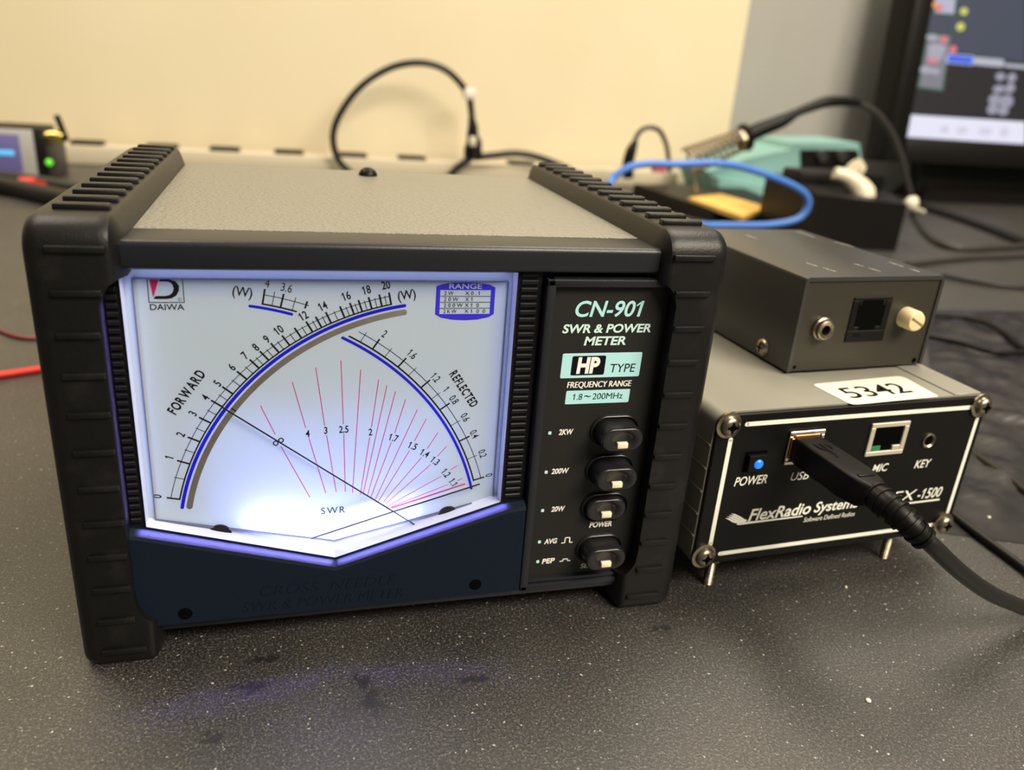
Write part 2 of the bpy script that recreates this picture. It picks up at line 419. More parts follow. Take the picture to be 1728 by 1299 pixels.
# chin with sloped ledge under the lens
LENS = [(14.6,120.7),(120.8,120.7),(120.8,44.5),(68.1,28.4),(14.6,44.2)]
LY = 5.0
chin = MB()
top_in = [(8.6,44.9),(14.6,43.6),(68.1,27.8),(120.8,43.9),(128.7,44.9)]
top_mid = [(8.6,43.0),(12.5,42.2),(68.1,26.0),(122.6,42.4),(128.7,43.0)]
top_out = [(8.6,42.3),(12.3,41.5),(68.1,25.2),(122.9,41.7),(128.7,42.3)]
bot = [(x,11.4) for x, z in top_out]
rows = [[(x,7.4,z-.3) for x,z in top_in],[(x,5.4,z) for x,z in top_in],[(x,3.0,z+.7) for x,z in top_mid],[(x,2.6,z+.4) for x,z in top_out],[(x,2.6,z) for x,z in bot],[(x,7.4,z) for x,z in bot]]
v = [p for r in rows for p in r]; f = []
for k in range(5):
    for i in range(4): f.append((k*5+i, k*5+i+1, (k+1)*5+i+1, (k+1)*5+i))
for i in range(4): f.append((25+i, 25+i+1, i+1, i))
f += [(0,5,10,15,20,25),(4,9,14,19,24,29)]
chin.add(v, f)
chin_o = P(chin, 'chin_panel', M['chin'], smooth=15)
for sx, sz in ((23.6,13.9),(113.6,14.4)):
    h = MB().lathe((sx-.2,2.55,sz+1.0),(0,1,0),[(0,2.1),(.02,1.9),(.03,1.2)],24)
    P(h, 'screw_recess', M['hole'], chin_o)
eb = MB()
em = MB()
fit_text(em, 'CROSS  NEEDLE', 45.5, 87.5, 19.0, 22.4, 0, -0.012, .25)
fit_text(em, 'SWR & POWER METER', 40.0, 89.5, 13.6, 17.0, 0, -0.012, .25)
n = len(em.v)
cnt = {}
for q in em.f:
    for i in range(len(q)):
        e = (q[i], q[(i+1)%len(q)]); cnt[tuple(sorted(e))] = cnt.get(tuple(sorted(e)),0)+1
eb.add([(x,2.38,z) for x,y,z in em.v]+[(x,2.62,z) for x,y,z in em.v], list(em.f)+[tuple(i+n for i in q)[::-1] for q in em.f]+[(a,b,b+n,a+n) for (a,b),c in cnt.items() if c == 1])
P(eb, 'embossed_lettering', M['chin'], chin_o, smooth=0)

# dial, tray and lens
DY = 11.0
dial_poly = [(12.5,123),(123,123),(123,40.5),(68.1,22.5),(12.5,40.5)]
dial = P(MB().prism(dial_poly, DY, DY+.4), 'dial', M['dial'], smooth=0)
tray = MB()
n = len(LENS)
tray.add([(x,5.9,z) for x,z in LENS]+[(x,DY,z) for x,z in LENS], [(i,(i+1)%n,(i+1)%n+n,i+n) for i in range(n)])
P(tray, 'lamp_tray', M['tray'], smooth=0)
LIP = [(16.8,117.1),(119.5,116.7),(119.6,43.4),(68.2,31.3),(16.5,43.5)]
lip = MB()
for i in range(5):
    a, b = LIP[i], LIP[(i+1)%5]
    wd = .45 if i in (2,3) else .28
    dx, dz = b[0]-a[0], b[1]-a[1]; l = math.hypot(dx,dz); nx, nz = -dz/l*wd/2, dx/l*wd/2
    lip.prism([(a[0]+nx,a[1]+nz),(b[0]+nx,b[1]+nz),(b[0]-nx,b[1]-nz),(a[0]-nx,a[1]-nz)], DY-.9, DY-.02)
P(lip, 'dial_edge_line', M['lip'], dial, smooth=0)
lens = MB().prism(LENS, LY, LY+.8)
P(lens, 'lens', M['lens'], smooth=0)

CF, CR = (100.89,31.88), (34.09,28.57)
pol = lambda c, r, a: (c[0]+r*math.cos(math.radians(a)), c[1]+r*math.sin(math.radians(a)))
Y1 = DY-.06
blk = MB(); blu = MB()
blu.arc(CF, 77.85, 78.85, 168.9, 98.9, Y1, 80, True)
blk.arc(CF, 79.2, 79.62, 167.0, 101.5, Y1, 80)
blk.arc(CF, 81.78, 81.98, 166.95, 101.4, Y1, 80)
FT = {0:166.94,.5:162.02,1:158.2,1.5:155.41,2:152.6,2.5:150.1,3:147.75,3.5:145.57,4:143.4,4.5:141.6,5:139.81,5.5:137.53,6:135.51,6.5:133.74,7:132.05,7.5:130.9,8:129.45,8.5:128.26,9:126.8,9.5:125.6,10:124.14,10.5:122.7,11:121.3,11.5:120.0,12:118.71,12.5:117.6,13:116.65,13.5:115.5,14:114.51,14.5:113.0,15:111.55,15.5:110.5,16:109.5,16.5:108.6,17:107.75,17.5:106.7,18:105.7,18.5:104.6,19:103.55,19.5:102.55,20:101.6}
for vv, a in FT.items():
    big = abs(vv-round(vv)) < .01
    blk.line(pol(CF,79.25,a), pol(CF,83.05 if big else 82.35,a), .52 if big else .2, Y1-.01)
for k, (a, r) in {'4':(143.5,84.8),'5':(139.8,84.7),'6':(135.5,84.9),'7':(132.1,84.9),'8':(129.5,84.7),'9':(126.9,84.7),'10':(124.0,84.9),'12':(118.6,84.9),'14':(114.5,85.0),'16':(109.7,85.3),'18':(105.7,85.3),'20':(101.9,85.4),'3':(147.6,85.1),'2':(152.6,85.1),'1':(158.1,85.4),'0':(166.9,85.7)}.items():
    mid_text(blk, k, pol(CF, r, a), 2.35, a-90, Y1, .74, .018)
blu.arc(CR, 79.75, 80.6, 62.5, 13.5, Y1-.01, 70, True)
blk.arc(CR, 81.2, 81.68, 61.6, 15.2, Y1, 70)
blk.arc(CR, 83.85, 84.05, 60.3, 15.2, Y1, 70)
for a, bigk in ((15.43,1),(21.2,0),(26.25,1),(30.68,0),(35.4,1),(38.65,0),(42.27,1),(46.26,0),(49.25,1),(52.87,0),(55.97,1),(58.9,0)):
    blk.line(pol(CR,81.3,a), pol(CR,85.15 if bigk else 84.9,a), .5 if bigk else .2, Y1-.01)
for k, (a, r) in {'2':(55.8,87.3),'1.6':(48.9,87.2),'1.2':(41.9,86.9),'1':(38.5,87.0),'0.8':(35.5,86.9),'0.6':(30.7,86.8),'0.4':(26.2,86.8),'0.2':(21.1,86.8),'0':(15.5,86.8)}.items():
    mid_text(blk, k, pol(CR, r, a), 2.3, a-90, Y1, .7, .01)
# short upper scale
blu.arc(CR, 81.2, 82.0, 81.6, 73.6, Y1, 16, True)
blk.arc(CR, 82.5, 82.95, 79.5, 72.8, Y1, 16); blk.arc(CR, 85.3, 85.5, 79.3, 71.0, Y1, 16)
for a, bigk, r0, r1 in ((79.35,1,82.6,87.1),(77.58,0,82.6,86.85),(75.97,1,82.6,86.8),(73.73,0,82.6,86.6),(71.56,1,84.3,86.5)):
    blk.line(pol(CR,r0,a), pol(CR,r1,a), .5 if bigk else .2, Y1-.01)
mid_text(blk, '4', pol(CR, 88.8, 79.1), 2.35, -11, Y1, .78); mid_text(blk, '3.6', pol(CR, 88.7, 75.7), 2.35, -14, Y1, .78)
mid_text(blk, '(W)', (44.3,113.4), 2.7, -9, Y1, .85, .012); mid_text(blk, '(W)', (89.3,112.6), 2.7, 9, Y1, .85, .012)
mid_text(blk, 'FORWARD', (27.8,84.1), 2.75, 54, Y1, .66, .03, track=.14)
mid_text(blk, 'REFLECTED', (107.8,82.5), 2.65, -56.5, Y1, .62, .03, track=.13)
for t, c, r in (('4',(60.7,69.6),0),('3',(66.0,70.4),0),('2.5',(71.3,70.5),0),('2',(79.3,69.2),0),('1.7',(86.4,66.9),-18),('1.5',(92.4,63.8),-24),('1.4',(96.3,61.0),-30),('1.3',(99.7,58.1),-38),('1.2',(103.4,53.5),-52),('1.1',(105.9,50.0),-58)):
    mid_text(blk, t, c, 2.25, r, Y1-.02, .76, .018)
for sgn in (-1,1):   # infinity sign
    blk.arc((52.2+sgn*.78, 67.3+sgn*.45), .5, .85, 0, 360, Y1-.02, 18)
mid_text(blk, 'SWR', (67.9,42.6), 2.35, 0, Y1, .95, 0, track=.18)
mb_logo = blk
# maker mark
for a, b in (((20.45,117.0),(20.4,110.35)),((29.2,117.0),(29.2,110.35)),((20.3,110.35),(29.3,110.35))): blk.line(a, b, .22, Y1)
blk.flat([(23.5,116.7),(25.9,116.7),(27.4,116.2),(28.2,115.0),(28.1,113.6),(27.3,112.2),(26.1,111.5),(24.9,111.3),(21.6,111.3),(22.1,112.1),(24.6,112.15),(25.7,112.4),(26.5,113.2),(26.8,114.2),(26.6,115.3),(25.9,116.0),(25.0,116.15),(23.3,116.15)], Y1)
blk.arc((28.1,111.2), .42, .5, 0, 360, Y1, 16); mid_text(blk, 'R', (28.1,111.2), .5, 0, Y1)
fit_text(blk, 'DAIWA', 20.5, 29.1, 108.2, 109.9, Y1, .01)
P(blk, 'black_scale_print', M['ink'], dial, 0)
P(MB().flat([(21.0,116.7),(23.3,116.7),(21.55,111.6)], Y1-.01), 'red_logo_print', M['pinkink'], dial, 0)
P(blu, 'blue_scale_arcs', M['blueink'], dial, 0)
SWR = [[(47.6,79.2),(51.4,69.7),(52.9,65.7),(60.9,47.7)],[(56.7,86.4),(60.2,71.4),(61.0,68.2),(65.7,48.8)],[(63.4,90.7),(65.7,72.0),(66.2,68.8),(68.9,49.0)],[(70.6,92.7),(71.2,72.2),(71.3,69.0),(71.7,48.8)],[(76.3,89.7),(73.9,48.3)],[(81.6,86.4),(79.6,70.7),(79.1,67.5),(76.3,47.4)],[(84.1,84.4),(77.1,47.2)],[(86.7,82.4),(78.5,46.6)],[(89.8,79.7),(86.7,68.4),(85.7,65.3),(79.5,46.1)],[(93.5,76.1),(80.9,45.2)],[(96.4,72.9),(92.9,65.4),(91.5,62.2),(81.9,44.5)],[(100.2,68.0),(97.0,62.5),(95.3,59.5),(83.7,44.5)],[(103.2,63.1),(100.3,59.6),(98.3,56.8),(84.3,43.6)],[(107.1,56.0),(104.8,54.5),(101.9,52.4),(84.5,42.5)],[(109.0,51.2),(107.2,50.4),(104.2,49.2),(85.3,42.0)],[(109.9,49.1),(86.2,41.9)]]
red = MB()
for l in SWR:
    for i in range(0, len(l), 2): red.line(l[i], l[i+1], .24 if l is not SWR[-1] else .5, Y1+.01)
P(red, 'red_swr_lines', M['redink'], dial, 0)
P(MB().arc(CF, 75.5, 77.25, 168.5, 99.2, DY-.03, 90, True), 'mirror_strip', M['mirror'], dial, 0)
# range table
rt = MB()
tmp = MB(); fit_text(tmp, 'RANGE', 101.7, 111.5, 114.35, 115.95, 0, .02)
cutout(rt, [[(97.8,106.6),(99.5,105.6),(103,104.9),(106.8,104.7),(110.5,104.9),(114,105.6),(115.6,106.6),(115.6,114.8),(114,115.6),(110.5,116.2),(106.5,116.35),(102.5,116.2),(99.4,115.7),(97.9,115.1)],
            [(99.1,106.7),(114.3,106.7),(114.3,114.0),(99.1,114.0)]] + loops_of([(p[0],p[2]) for p in tmp.v], tmp.f), Y1)
P(rt, 'range_table', M['violetink'], dial, 0)
rtt = MB()
for i, (a, b) in enumerate((('2 W','X 0 . 1'),('2 0 W','X 1'),('2 0 0 W','X 1  0'),('2 K W','X 1  0  0'))):
    z = 113.65-i*1.83
    fit_text(rtt, a, 100.3, 100.3+(2.8,4.3,5.7,3.9)[i], z-1.15, z, Y1-.08)
    fit_text(rtt, b, 106.6, 106.6+(4.3,2.2,4.3,6.3)[i], z-1.15, z, Y1-.08)
    if i < 3: rtt.line((99.1,z-1.5),(114.3,z-1.5),.15,Y1-.08)
P(rtt, 'range_table_lettering', M['ink'], dial, 0)
# fixing screws seen under the dial edge
for c, r in (((24.5,39.3),1.6),((34.0,37.3),3.6),((104.8,38.2),3.6),((112.5,40.4),1.5)):
    sc = MB().lathe((c[0],DY-1.2,c[1]-.6),(0,1,0),[(0,r*.6),(.3,r),(1.1,r)],24)
    P(sc, 'dial_screw', M['bright'] if r < 2 else M['blackplastic'], dial)
# needles, each over the dial, fixed at its pivot
nd = MB().tube([(37.1,9.4,79.8),(87.6,9.4,40.7),(97.5,9.4,32.9)], .24, 8, 1)
P(nd, 'forward_needle', M['needle'])
nd = MB().tube([(114.2,8.6,50.0),(86.1,8.6,41.8),(61.0,8.6,34.3)], .24, 8, 1)
P(nd, 'reflected_needle', M['needle'])

def lamp(name, loc, d, sx, sy, power, col):
    l = bpy.data.lights.new(name, 'AREA'); l.shape = 'RECTANGLE'; l.size = sx*U; l.size_y = sy*U; l.energy = power; l.color = col
    o = bpy.data.objects.new(name, l); scn.collection.objects.link(o); o.parent = meter
    o.location = (Vector(loc)-Vector(MO))*U; o.rotation_euler = Vector(d).to_track_quat('-Z','Y').to_euler(); return o
LED = (0.44,0.46,1.0); VIO = (0.45,0.48,1.0)
lamp('dial_backlight', (68, 19.8, 76), (0,-1,0), 104, 92, 0.020, (0.74,0.93,1.0))
lamp('blue_glow_fill', (68, 19.6, 52), (0,-1,0), 74, 50, 0.046, (0.24,0.32,1.0))  # added blue fill, spreads the LED glow over the dial's middle
def edge_strip(name, a, b, d, w_, power, col=(0.32,0.27,1.0), spread=0):
    a, b = Vector(a), Vector(b); X = (b-a).normalized(); D = Vector(d); D = (D-X*D.dot(X)).normalized(); Z = -D; Yv = Z.cross(X)
    o = lamp(name, (a+b)/2, d, (b-a).length, w_, power, col)
    o.rotation_euler = Matrix((X, Yv, Z)).transposed().to_euler()
    if spread: o.data.spread = math.radians(spread)
edge_strip('dial_lamp', (43,6.5,38.3), (66.5,6.5,31.0), (0,.55,1), 1.2, 0.0125, LED)
edge_strip('dial_lamp.001', (69.7,6.5,31.0), (93,6.5,38.1), (0,.55,1), 1.2, 0.0115, LED)
edge_strip('lens_edge_fill', (13.5,4.5,45.8), (67.8,4.5,29.6), (0,0,-1), .5, 0.0062, spread=84)  # added violet strips, stand in for LED light leaking onto the ledge
edge_strip('lens_edge_fill.001', (68.4,4.5,29.6), (122,4.5,46.0), (0,0,-1), .5, 0.0055, spread=84)
edge_strip('lens_edge_fill.002', (14.3,4.4,48), (14.3,4.4,112), (-1,-.1,0), .7, 0.004, spread=70)  # added strip, tints the left bumper's inner wall violet
lamp('dial_edge_fill', (68, 8.0, 120.3), (0,.5,-1), 100, 1.5, 0.0016, VIO)  # added strips around the rim, imitate light piped through the lens edges
lamp('dial_edge_fill.001', (15.1, 8.2, 82), (1,.5,0), 1.5, 70, 0.0009, VIO)
lamp('dial_edge_fill.002', (120.3, 8.2, 82), (-1,.5,0), 1.5, 70, 0.0009, VIO)

# control panel on the right
fr = MB()
fr.box(129.3, 132.3, 3.6, 8, 9.8, 119.4, .7); fr.box(129.3, 171, 3.6, 8, 116.8, 119.4, .7); fr.box(129.3, 171, 3.6, 8, 9.8, 12.2, .7); fr.box(132, 171, 4.4, 8, 12.4, 13.6, .4)
P(fr, 'panel_frame', M['navy'])
PY = 6.0
cp = P(MB().box(131.5, 171, PY, 8, 12, 117.5), 'control_panel', M['panel'], smooth=0)
Y2 = PY-.06
aq = MB()
fit_text(aq, 'CN-901', 139.6, 161.8, 107.0, 112.2, Y2, .018, .2)
P(aq, 'model_lettering', M['aqua'], cp, 0)
pa = MB()
fit_text(pa, 'SWR & POWER', 136.1, 165.3, 101.9, 104.8, Y2, .03, .15); fit_text(pa, 'METER', 143.5, 157.4, 97.9, 100.8, Y2, .03, .15)
P(pa, 'title_lettering', M['paleaqua'], cp, 0)
def rpoly(x0,x1,z0,z1,r,sh=0):
    p = []
    for cx_,cz_,a0 in ((x1-r,z1-r,0),(x0+r,z1-r,90),(x0+r,z0+r,180),(x1-r,z0+r,270)):
        for k in range(5):
            a = math.radians(a0+k*22.5); p.append((cx_+r*math.cos(a), cz_+r*math.sin(a)))
    return [(x+sh*(z-z0), z) for x, z in p]
bd = MB().flat(rpoly(136.9,163.4,87.2,95.4,.5,.02), Y2); bd.flat(rpoly(139.4,161.0,78.3,82.9,.4,.02), Y2)
P(bd, 'aqua_badges', M['aqua'], cp, 0)
bk = MB().flat(rpoly(140.2,151.3,88.1,94.5,.5,.02), Y2-.05)
fit_text(bk, 'TYPE', 153.3, 161.8, 88.8, 91.6, Y2-.05, 0, .1); fit_text(bk, '1.8', 141.8, 145.0, 79.7, 81.8, Y2-.05, 0, .08); fit_text(bk, '200MHz', 148.4, 158.8, 79.7, 81.8, Y2-.05, 0, .06); fit_text(bk, '~', 145.6, 147.8, 80.5, 81.2, Y2-.05)
P(bk, 'badge_lettering', M['ink'], cp, 0)
wt = MB()
fit_text(wt, 'HP', 142.0, 149.6, 88.6, 94.1, Y2-.1, .05, .08)
for sh_ in (0,.07,.14): fit_text(wt, 'FREQUENCY RANGE', 139.5+sh_, 161.1+sh_, 83.5, 85.9, Y2-.002*sh_, 0, .1)
for t, x0, x1, zc in (('2KW',138.4,143.3,68.6),('200W',137.3,143.3,54.5),('20W',138.6,143.4,40.2),('AVG',137.3,141.9,27.7),('PEP',137.2,141.8,19.8)):
    fit_text(wt, t, x0, x1, zc-1.0, zc+1.05, Y2, .03, .15)
fit_text(wt, 'POWER', 153.0, 161.2, 31.8, 34.0, Y2, .03, .15)
fit_text(wt, 'SELECTOR', 151.6, 163.5, 15.5, 17.4, Y2, .015, .15)
def step(x, z, w_, h):
    pts = [(x,z),(x+w_*.3,z),(x+w_*.32,z+h),(x+w_*.72,z+h),(x+w_*.74,z),(x+w_,z)]
    for i in range(5): wt.line(pts[i], pts[i+1], .38, Y2)
step(143.5,26.6,4.0,2.0); step(143.6,19.2,3.9,.8)
P(wt, 'white_lettering', M['white'], cp, 0)
dm = MB()
for x, z in ((135.4,68.5),(135.5,54.4),(135.6,40.0),(135.6,27.8),(135.7,19.9)): dm.flat(rpoly(x-.5,x+.5,z-.55,z+.55,.15), Y2)
P(dm, 'aqua_markers', M['paleaqua'], cp, 0)
def stad(cx_, cz_, w_, h, y, n=40, dip=0.0):
    r = h/2; L_ = w_/2-r; out = []
    for k in range(n):
        a = 2*PI*(k+.5)/n; c, s_ = math.cos(a), math.sin(a)
        x = c*r+(L_ if c > 0 else -L_); z = s_*r
        out.append((cx_+x, y, cz_+z))
    return out
def ring(cx_, cz_, rx, rz, y, n=40):
    return [(cx_+rx*math.cos(2*PI*(k+.5)/n), y, cz_+rz*math.sin(2*PI*(k+.5)/n)) for k in range(n)]
for zc, yf in ((68.6,-1.6),(54.3,-1.6),(40.0,3.4),(23.6,-1.6)):
    xc = 157.4
    sr = MB().loft([stad(xc,zc,17.0,11.3,PY),stad(xc,zc,16.6,10.9,PY-.9),stad(xc,zc,15.9,10.2,PY-1.1),stad(xc,zc,15.3,9.6,PY-.6),stad(xc,zc,15.1,9.4,PY+.2)], False, False)
    P(sr, 'button_surround', M['button'], smooth=60)
    zc2 = zc-.2
    b = MB().loft([stad(xc,zc2,14.6,8.6,PY+.5),stad(xc,zc2,14.3,8.2,yf+.8),stad(xc,zc2,13.8,7.6,yf+.15),stad(xc,zc2,13.0,6.8,yf),
                   ring(xc+.3,zc2,3.9,3.0,yf+.25),ring(xc+.3,zc2,3.3,2.6,yf+.9),ring(xc+.3,zc2,2.4,1.9,yf+1.6)])
    bo = P(b, 'push_button', M['button'], smooth=50)
    ind = MB().box(xc-1.5, xc+2.1, yf-.15, yf+1.4, zc2-2.9, zc2-1.0, .25)
    P(ind, 'indicator', M['cream'], bo)

# rubber bumpers
def outline(d, nd, z1, z2):
    y0, y1, z0, zt = d, 156-d, d*.6, 134.6-d
    def arc(cy, cz, r, a0, a1, n=7): return [(cy+r*math.cos(math.radians(a0+(a1-a0)*k/(n-1))), cz+r*math.sin(math.radians(a0+(a1-a0)*k/(n-1)))) for k in range(n)]
    rt_ = max(8-d*.6, 1.5); rb = max(3.5-d*.3, 1.0)
    p = arc(y0+rb, z0+rb, rb, 270, 180)
    nd = max(nd, d)
    p += [(y0,z1),(nd,z1),(nd,z2),(y0,z2)]
    p += arc(y0+rt_, zt-rt_, rt_, 180, 90) + arc(y1-rt_, zt-rt_, rt_, 90, 0) + arc(y1-rb, z0+rb, rb, 360, 270)
    return p
SL = [(-5.8,4.2,0,25,112),(-5.6,3.0,0,25,112),(-5.0,1.8,0,25,112),(-4.0,.9,0,25,112),(-2.6,.25,0,25,112),(-1.2,0,0,25,112),
      (10.35,0,0,25,112),(10.35,0,21,25,112),(10.7,0,21,20,113.5),(11.6,0,21,18,115.6),(13.0,0,21,16.2,117.6),(14.1,.25,21,15,118.4),(14.7,.9,21,14.6,118.8),(15.6,3.0,21,14.4,119),(16.8,6.2,21,14.3,119)]
for side in (0, 1):
    fx = (lambda x: x) if side == 0 else (lambda x: 180-x)
    b = MB().loft([[(fx(x),y,z) for y,z in outline(d,nd,z1,z2)] for x,d,nd,z1,z2 in SL])
    for i in range(12):
        z = 127.1-11.02*i; xe = 13.6 if i < 1 else (12.4 if i > 10 else 10.2)
        if i == 1: xe = 11.6
        xa, xb = sorted((fx(0), fx(xe)))
        b.box(xa, xb, -1.0, .6, z-.85, z+.85, .32, 2)
    for i in range(13):
        y = 12.5+10.96*i; xa, xb = sorted((fx(0), fx(13.4)))
        b.box(xa, xb, y-1.7, y+1.7, 134, 136.1, .6, 2)
    P(b, 'bumper', M['rubber'], smooth=35)

# ================================================================ TRANSCEIVER
FX, FYAW = (193.785, 4.402, 0), 0.0606100
radio = thing('radio_transceiver', 'grey aluminium radio box with black lettered front panel, standing on screws', 'radio', FX, FYAW)
PW, Z0, Z1 = 119.9, 12.35, 73.24
Q = lambda mb, name, m, parent=None, smooth=30: mb.build(name, m, parent if parent is not None else radio, (0,0,0), smooth)
def rrect(x0,x1,z0,z1,r,y,n=6):
    p = []
    for cx_,cz_,a0 in ((x1-r,z1-r,0),(x0+r,z1-r,90),(x0+r,z0+r,180),(x1-r,z0+r,270)):
        for k in range(n):
            a = math.radians(a0+k*90/(n-1)); p.append((cx_+r*math.cos(a), y, cz_+r*math.sin(a)))
    return p
body = MB().loft([rrect(0,PW,Z0,Z1,4.5,1.5),rrect(0,PW,Z0,Z1,4.5,150)])
for z in (25,34,43,52,61):   # side flutes
    body.box(-.45,.5,1.6,149,z-.3,z+.3); body.box(PW-.5,PW+.45,1.6,149,z-.3,z+.3)
body.box(103.4,PW-3.5,1.6,149.5,Z1-.4,Z1+.55,.25,1)
Q(body, 'case', M['grey_al'], smooth=40)
Q(MB().loft([rrect(.6,PW-.6,Z0+.6,Z1-.6,4,1.6),rrect(.6,PW-.6,Z0+.6,Z1-.6,4,.2),rrect(.9,PW-.9,Z0+.9,Z1-.9,3.8,0)]), 'front_panel', M['blackpanel'])
fpanel = bpy.data.objects['front_panel']
wl = MB(); YF = -.07
for a, b in (((11.9,68.8),(111.6,68.6)),((11.4,16.9),(110.9,16.9)),((6.5,63.4),(6.5,21.6)),((116.4,63.3),(116.4,22.3))):
    wl.line(a, b, 1.7, YF); wl.disc(a,.85,YF,14); wl.disc(b,.85,YF,14)
fit_text(wl, 'POWER', 11.5, 25.0, 44.7, 48.3, YF, .012, .2); fit_text(wl, 'USB', 35.2, 43.0, 44.6, 47.9, YF, 0, .2)
fit_text(wl, 'MIC', 71.6, 79.0, 44.5, 47.8, YF, .012, .2); fit_text(wl, 'KEY', 91.8, 99.7, 44.3, 47.7, YF, .012, .2)
fit_text(wl, 'FlexRadio', 20.6, 47.6, 29.4, 34.4, YF, .02, .2); fit_text(wl, 'Systems', 49.1, 69.5, 28.3, 34.2, YF, .02, .2)
fit_text(wl, 'Software Defined Radios', 45.5, 69.0, 26.0, 28.0, YF, 0, .2)
fit_text(wl, 'FLEX', 76.5, 97.0, 30.0, 34.6, YF, 0, .2); fit_text(wl, '-1500', 97.8, 109.9, 30.0, 34.6, YF, .01, .2); wl.line((88.5,28.7),(109.9,28.7),.8,YF)
wl.flat([(16,28.6),(17.5,28.3),(30,28.4),(44.5,28.5),(44.5,29.0),(30,29.1),(19.5,29.3),(17,29.9)], YF)
for i in range(4):
    o = i*.75
    wl.flat([(10.5+o*.9,32.0+o*.75),(12.5+o*.9,31.6+o*.7),(14.5+o,30.4+o*.7),(16.5+o,29.6+o*.5),(19+o*.6,29.2+o*.3),(18.5+o*.6,28.9+o*.3),(16+o,29.1+o*.5),(14+o,29.9+o*.7),(12.2+o*.9,31.1+o*.7)], YF-.01*i)
Q(wl, 'white_lettering', M['whiteline'], fpanel, 0)
def screw(mb, c, r, y0):
    mb.lathe((c[0],y0,c[1]),(0,-1,0),[(0,r*1.12),(.8,r*1.12),(.9,r*.95),(1.1,r*.85),(2.2,r*.8),(3.0,r*.55),(3.2,r*.3),(2.3,r*.25)],24)
for c in ((4.3,69.2),(115.8,69.2),(4.2,17.2),(115.2,17.2)):
    sm = MB(); screw(sm, c, 4.3, 0); so = Q(sm, 'corner_screw', M['steel'], smooth=45)
    cr = MB().box(c[0]-2.0,c[0]+2.0,-3.25,-2.6,c[1]-.4,c[1]+.4).box(c[0]-.4,c[0]+.4,-3.26,-2.6,c[1]-2.0,c[1]+2.0)
    Q(cr, 'cross_slot', M['hole'], so, 0)
Q(MB().box(13.6,22.6,-.12,.1,50.2,58.0), 'button_opening', M['hole'], fpanel, 0)
pb = Q(MB().box(14.4,21.8,-2.2,.1,50.9,57.2,.5), 'power_button', M['blackplastic'])
Q(MB().lathe((18.3,-2.1,54.0),(0,-1,0),[(0,1.8),(.4,1.7),(.8,1.2),(.9,.3)],20), 'power_light', M['blueled'], pb)
us = MB(); 
for a in ((30.2,45.0,62.9,64.8),(30.2,45.0,51.7,53.2),(30.2,31.7,53.2,62.9),(43.5,45.0,53.2,62.9)): us.box(a[0],a[1],-1.0,.1,a[2],a[3],.25,1)
us.box(31.6,43.6,-.1,.1,53.1,63.0)
uo = Q(us, 'usb_port', M['bright'])
Q(MB().box(31.2,32.4,-1.15,-.2,53.8,62.2,.2,1).box(32.4,42.8,-1.15,-.2,62.0,63.4,.2,1), 'copper_tab', M['copper'], uo)
mj = MB()
for a in ((65.7,83.2,63.4,65.2),(65.7,83.2,51.8,53.6),(65.7,67.8,53.6,63.4),(81.1,83.2,53.6,63.4),(77.5,81.1,53.5,55.6)): mj.box(a[0],a[1],-.8,.1,a[2],a[3],.2,1)
mo = Q(mj, 'microphone_jack', M['alu'])
Q(MB().box(67.7,81.2,-.12,.1,53.5,63.5), 'socket_opening', M['hole'], mo, 0)
Q(MB().box(68.0,72.5,-.3,.1,53.6,55.8,.3), 'green_latch', M['green'], mo)
kj = MB().lathe((95.1,0,55.9),(0,-1,0),[(0,3.1),(.5,3.0),(.7,2.6),(.3,2.1),(-.0,1.9)],28,False,False)
ko = Q(kj, 'key_jack', M['steel'], smooth=50)
Q(MB().lathe((95.1,-.1,55.9),(0,-1,0),[(0,2.0),(.02,1.9)],24), 'socket_opening', M['hole'], ko, 0)
for u_, v_ in ((12.6,3.4+2.2),(95.6,3.4+2.2),(12.6,140),(95.6,140)):
    ft = MB()
    pr = [(0,1.2)]
    z = 0
    while z < 11.6: pr += [(z,1.7),(z+.45,2.05)]; z += .9
    ft.lathe((u_,v_,0),(0,0,1),pr,16)
    ft.lathe((u_,v_,11.0),(0,0,1),[(0,3.6),(1.4,3.6)],6)
    Q(ft, 'foot_screw', M['steel'], smooth=0)
# asset sticker on the top face
stk = MB().loft([[(x,y,Z1+.02) for x,y in pts] for pts in ([(52.3,18.0),(53.2,19.2),(54.6,19.6),(95.0,22.2),(96.6,21.2),(97.2,19.6),(95.6,2.2),(95.0,1.4),(57,-.2),(55,.2),(53.9,1.4)],)]+[[(x,y,Z1+.22) for x,y in [(52.3,18.0),(53.2,19.2),(54.6,19.6),(95.0,22.2),(96.6,21.2),(97.2,19.6),(95.6,2.2),(95.0,1.4),(57,-.2),(55,.2),(53.9,1.4)]]])
so = Q(stk, 'number_sticker', M['sticker'], smooth=0)
dg = MB(); fit_text(dg, '5342', 58.6, 88.6, 4.6, 14.2, 0, .008)
ang = math.radians(2.5); dg.v = [(x+.0*z, z+(x-58.6)*.06, Z1+.27) for x,y,z in dg.v]
Q(dg, 'sticker_digits', M['ink'], so, 0)

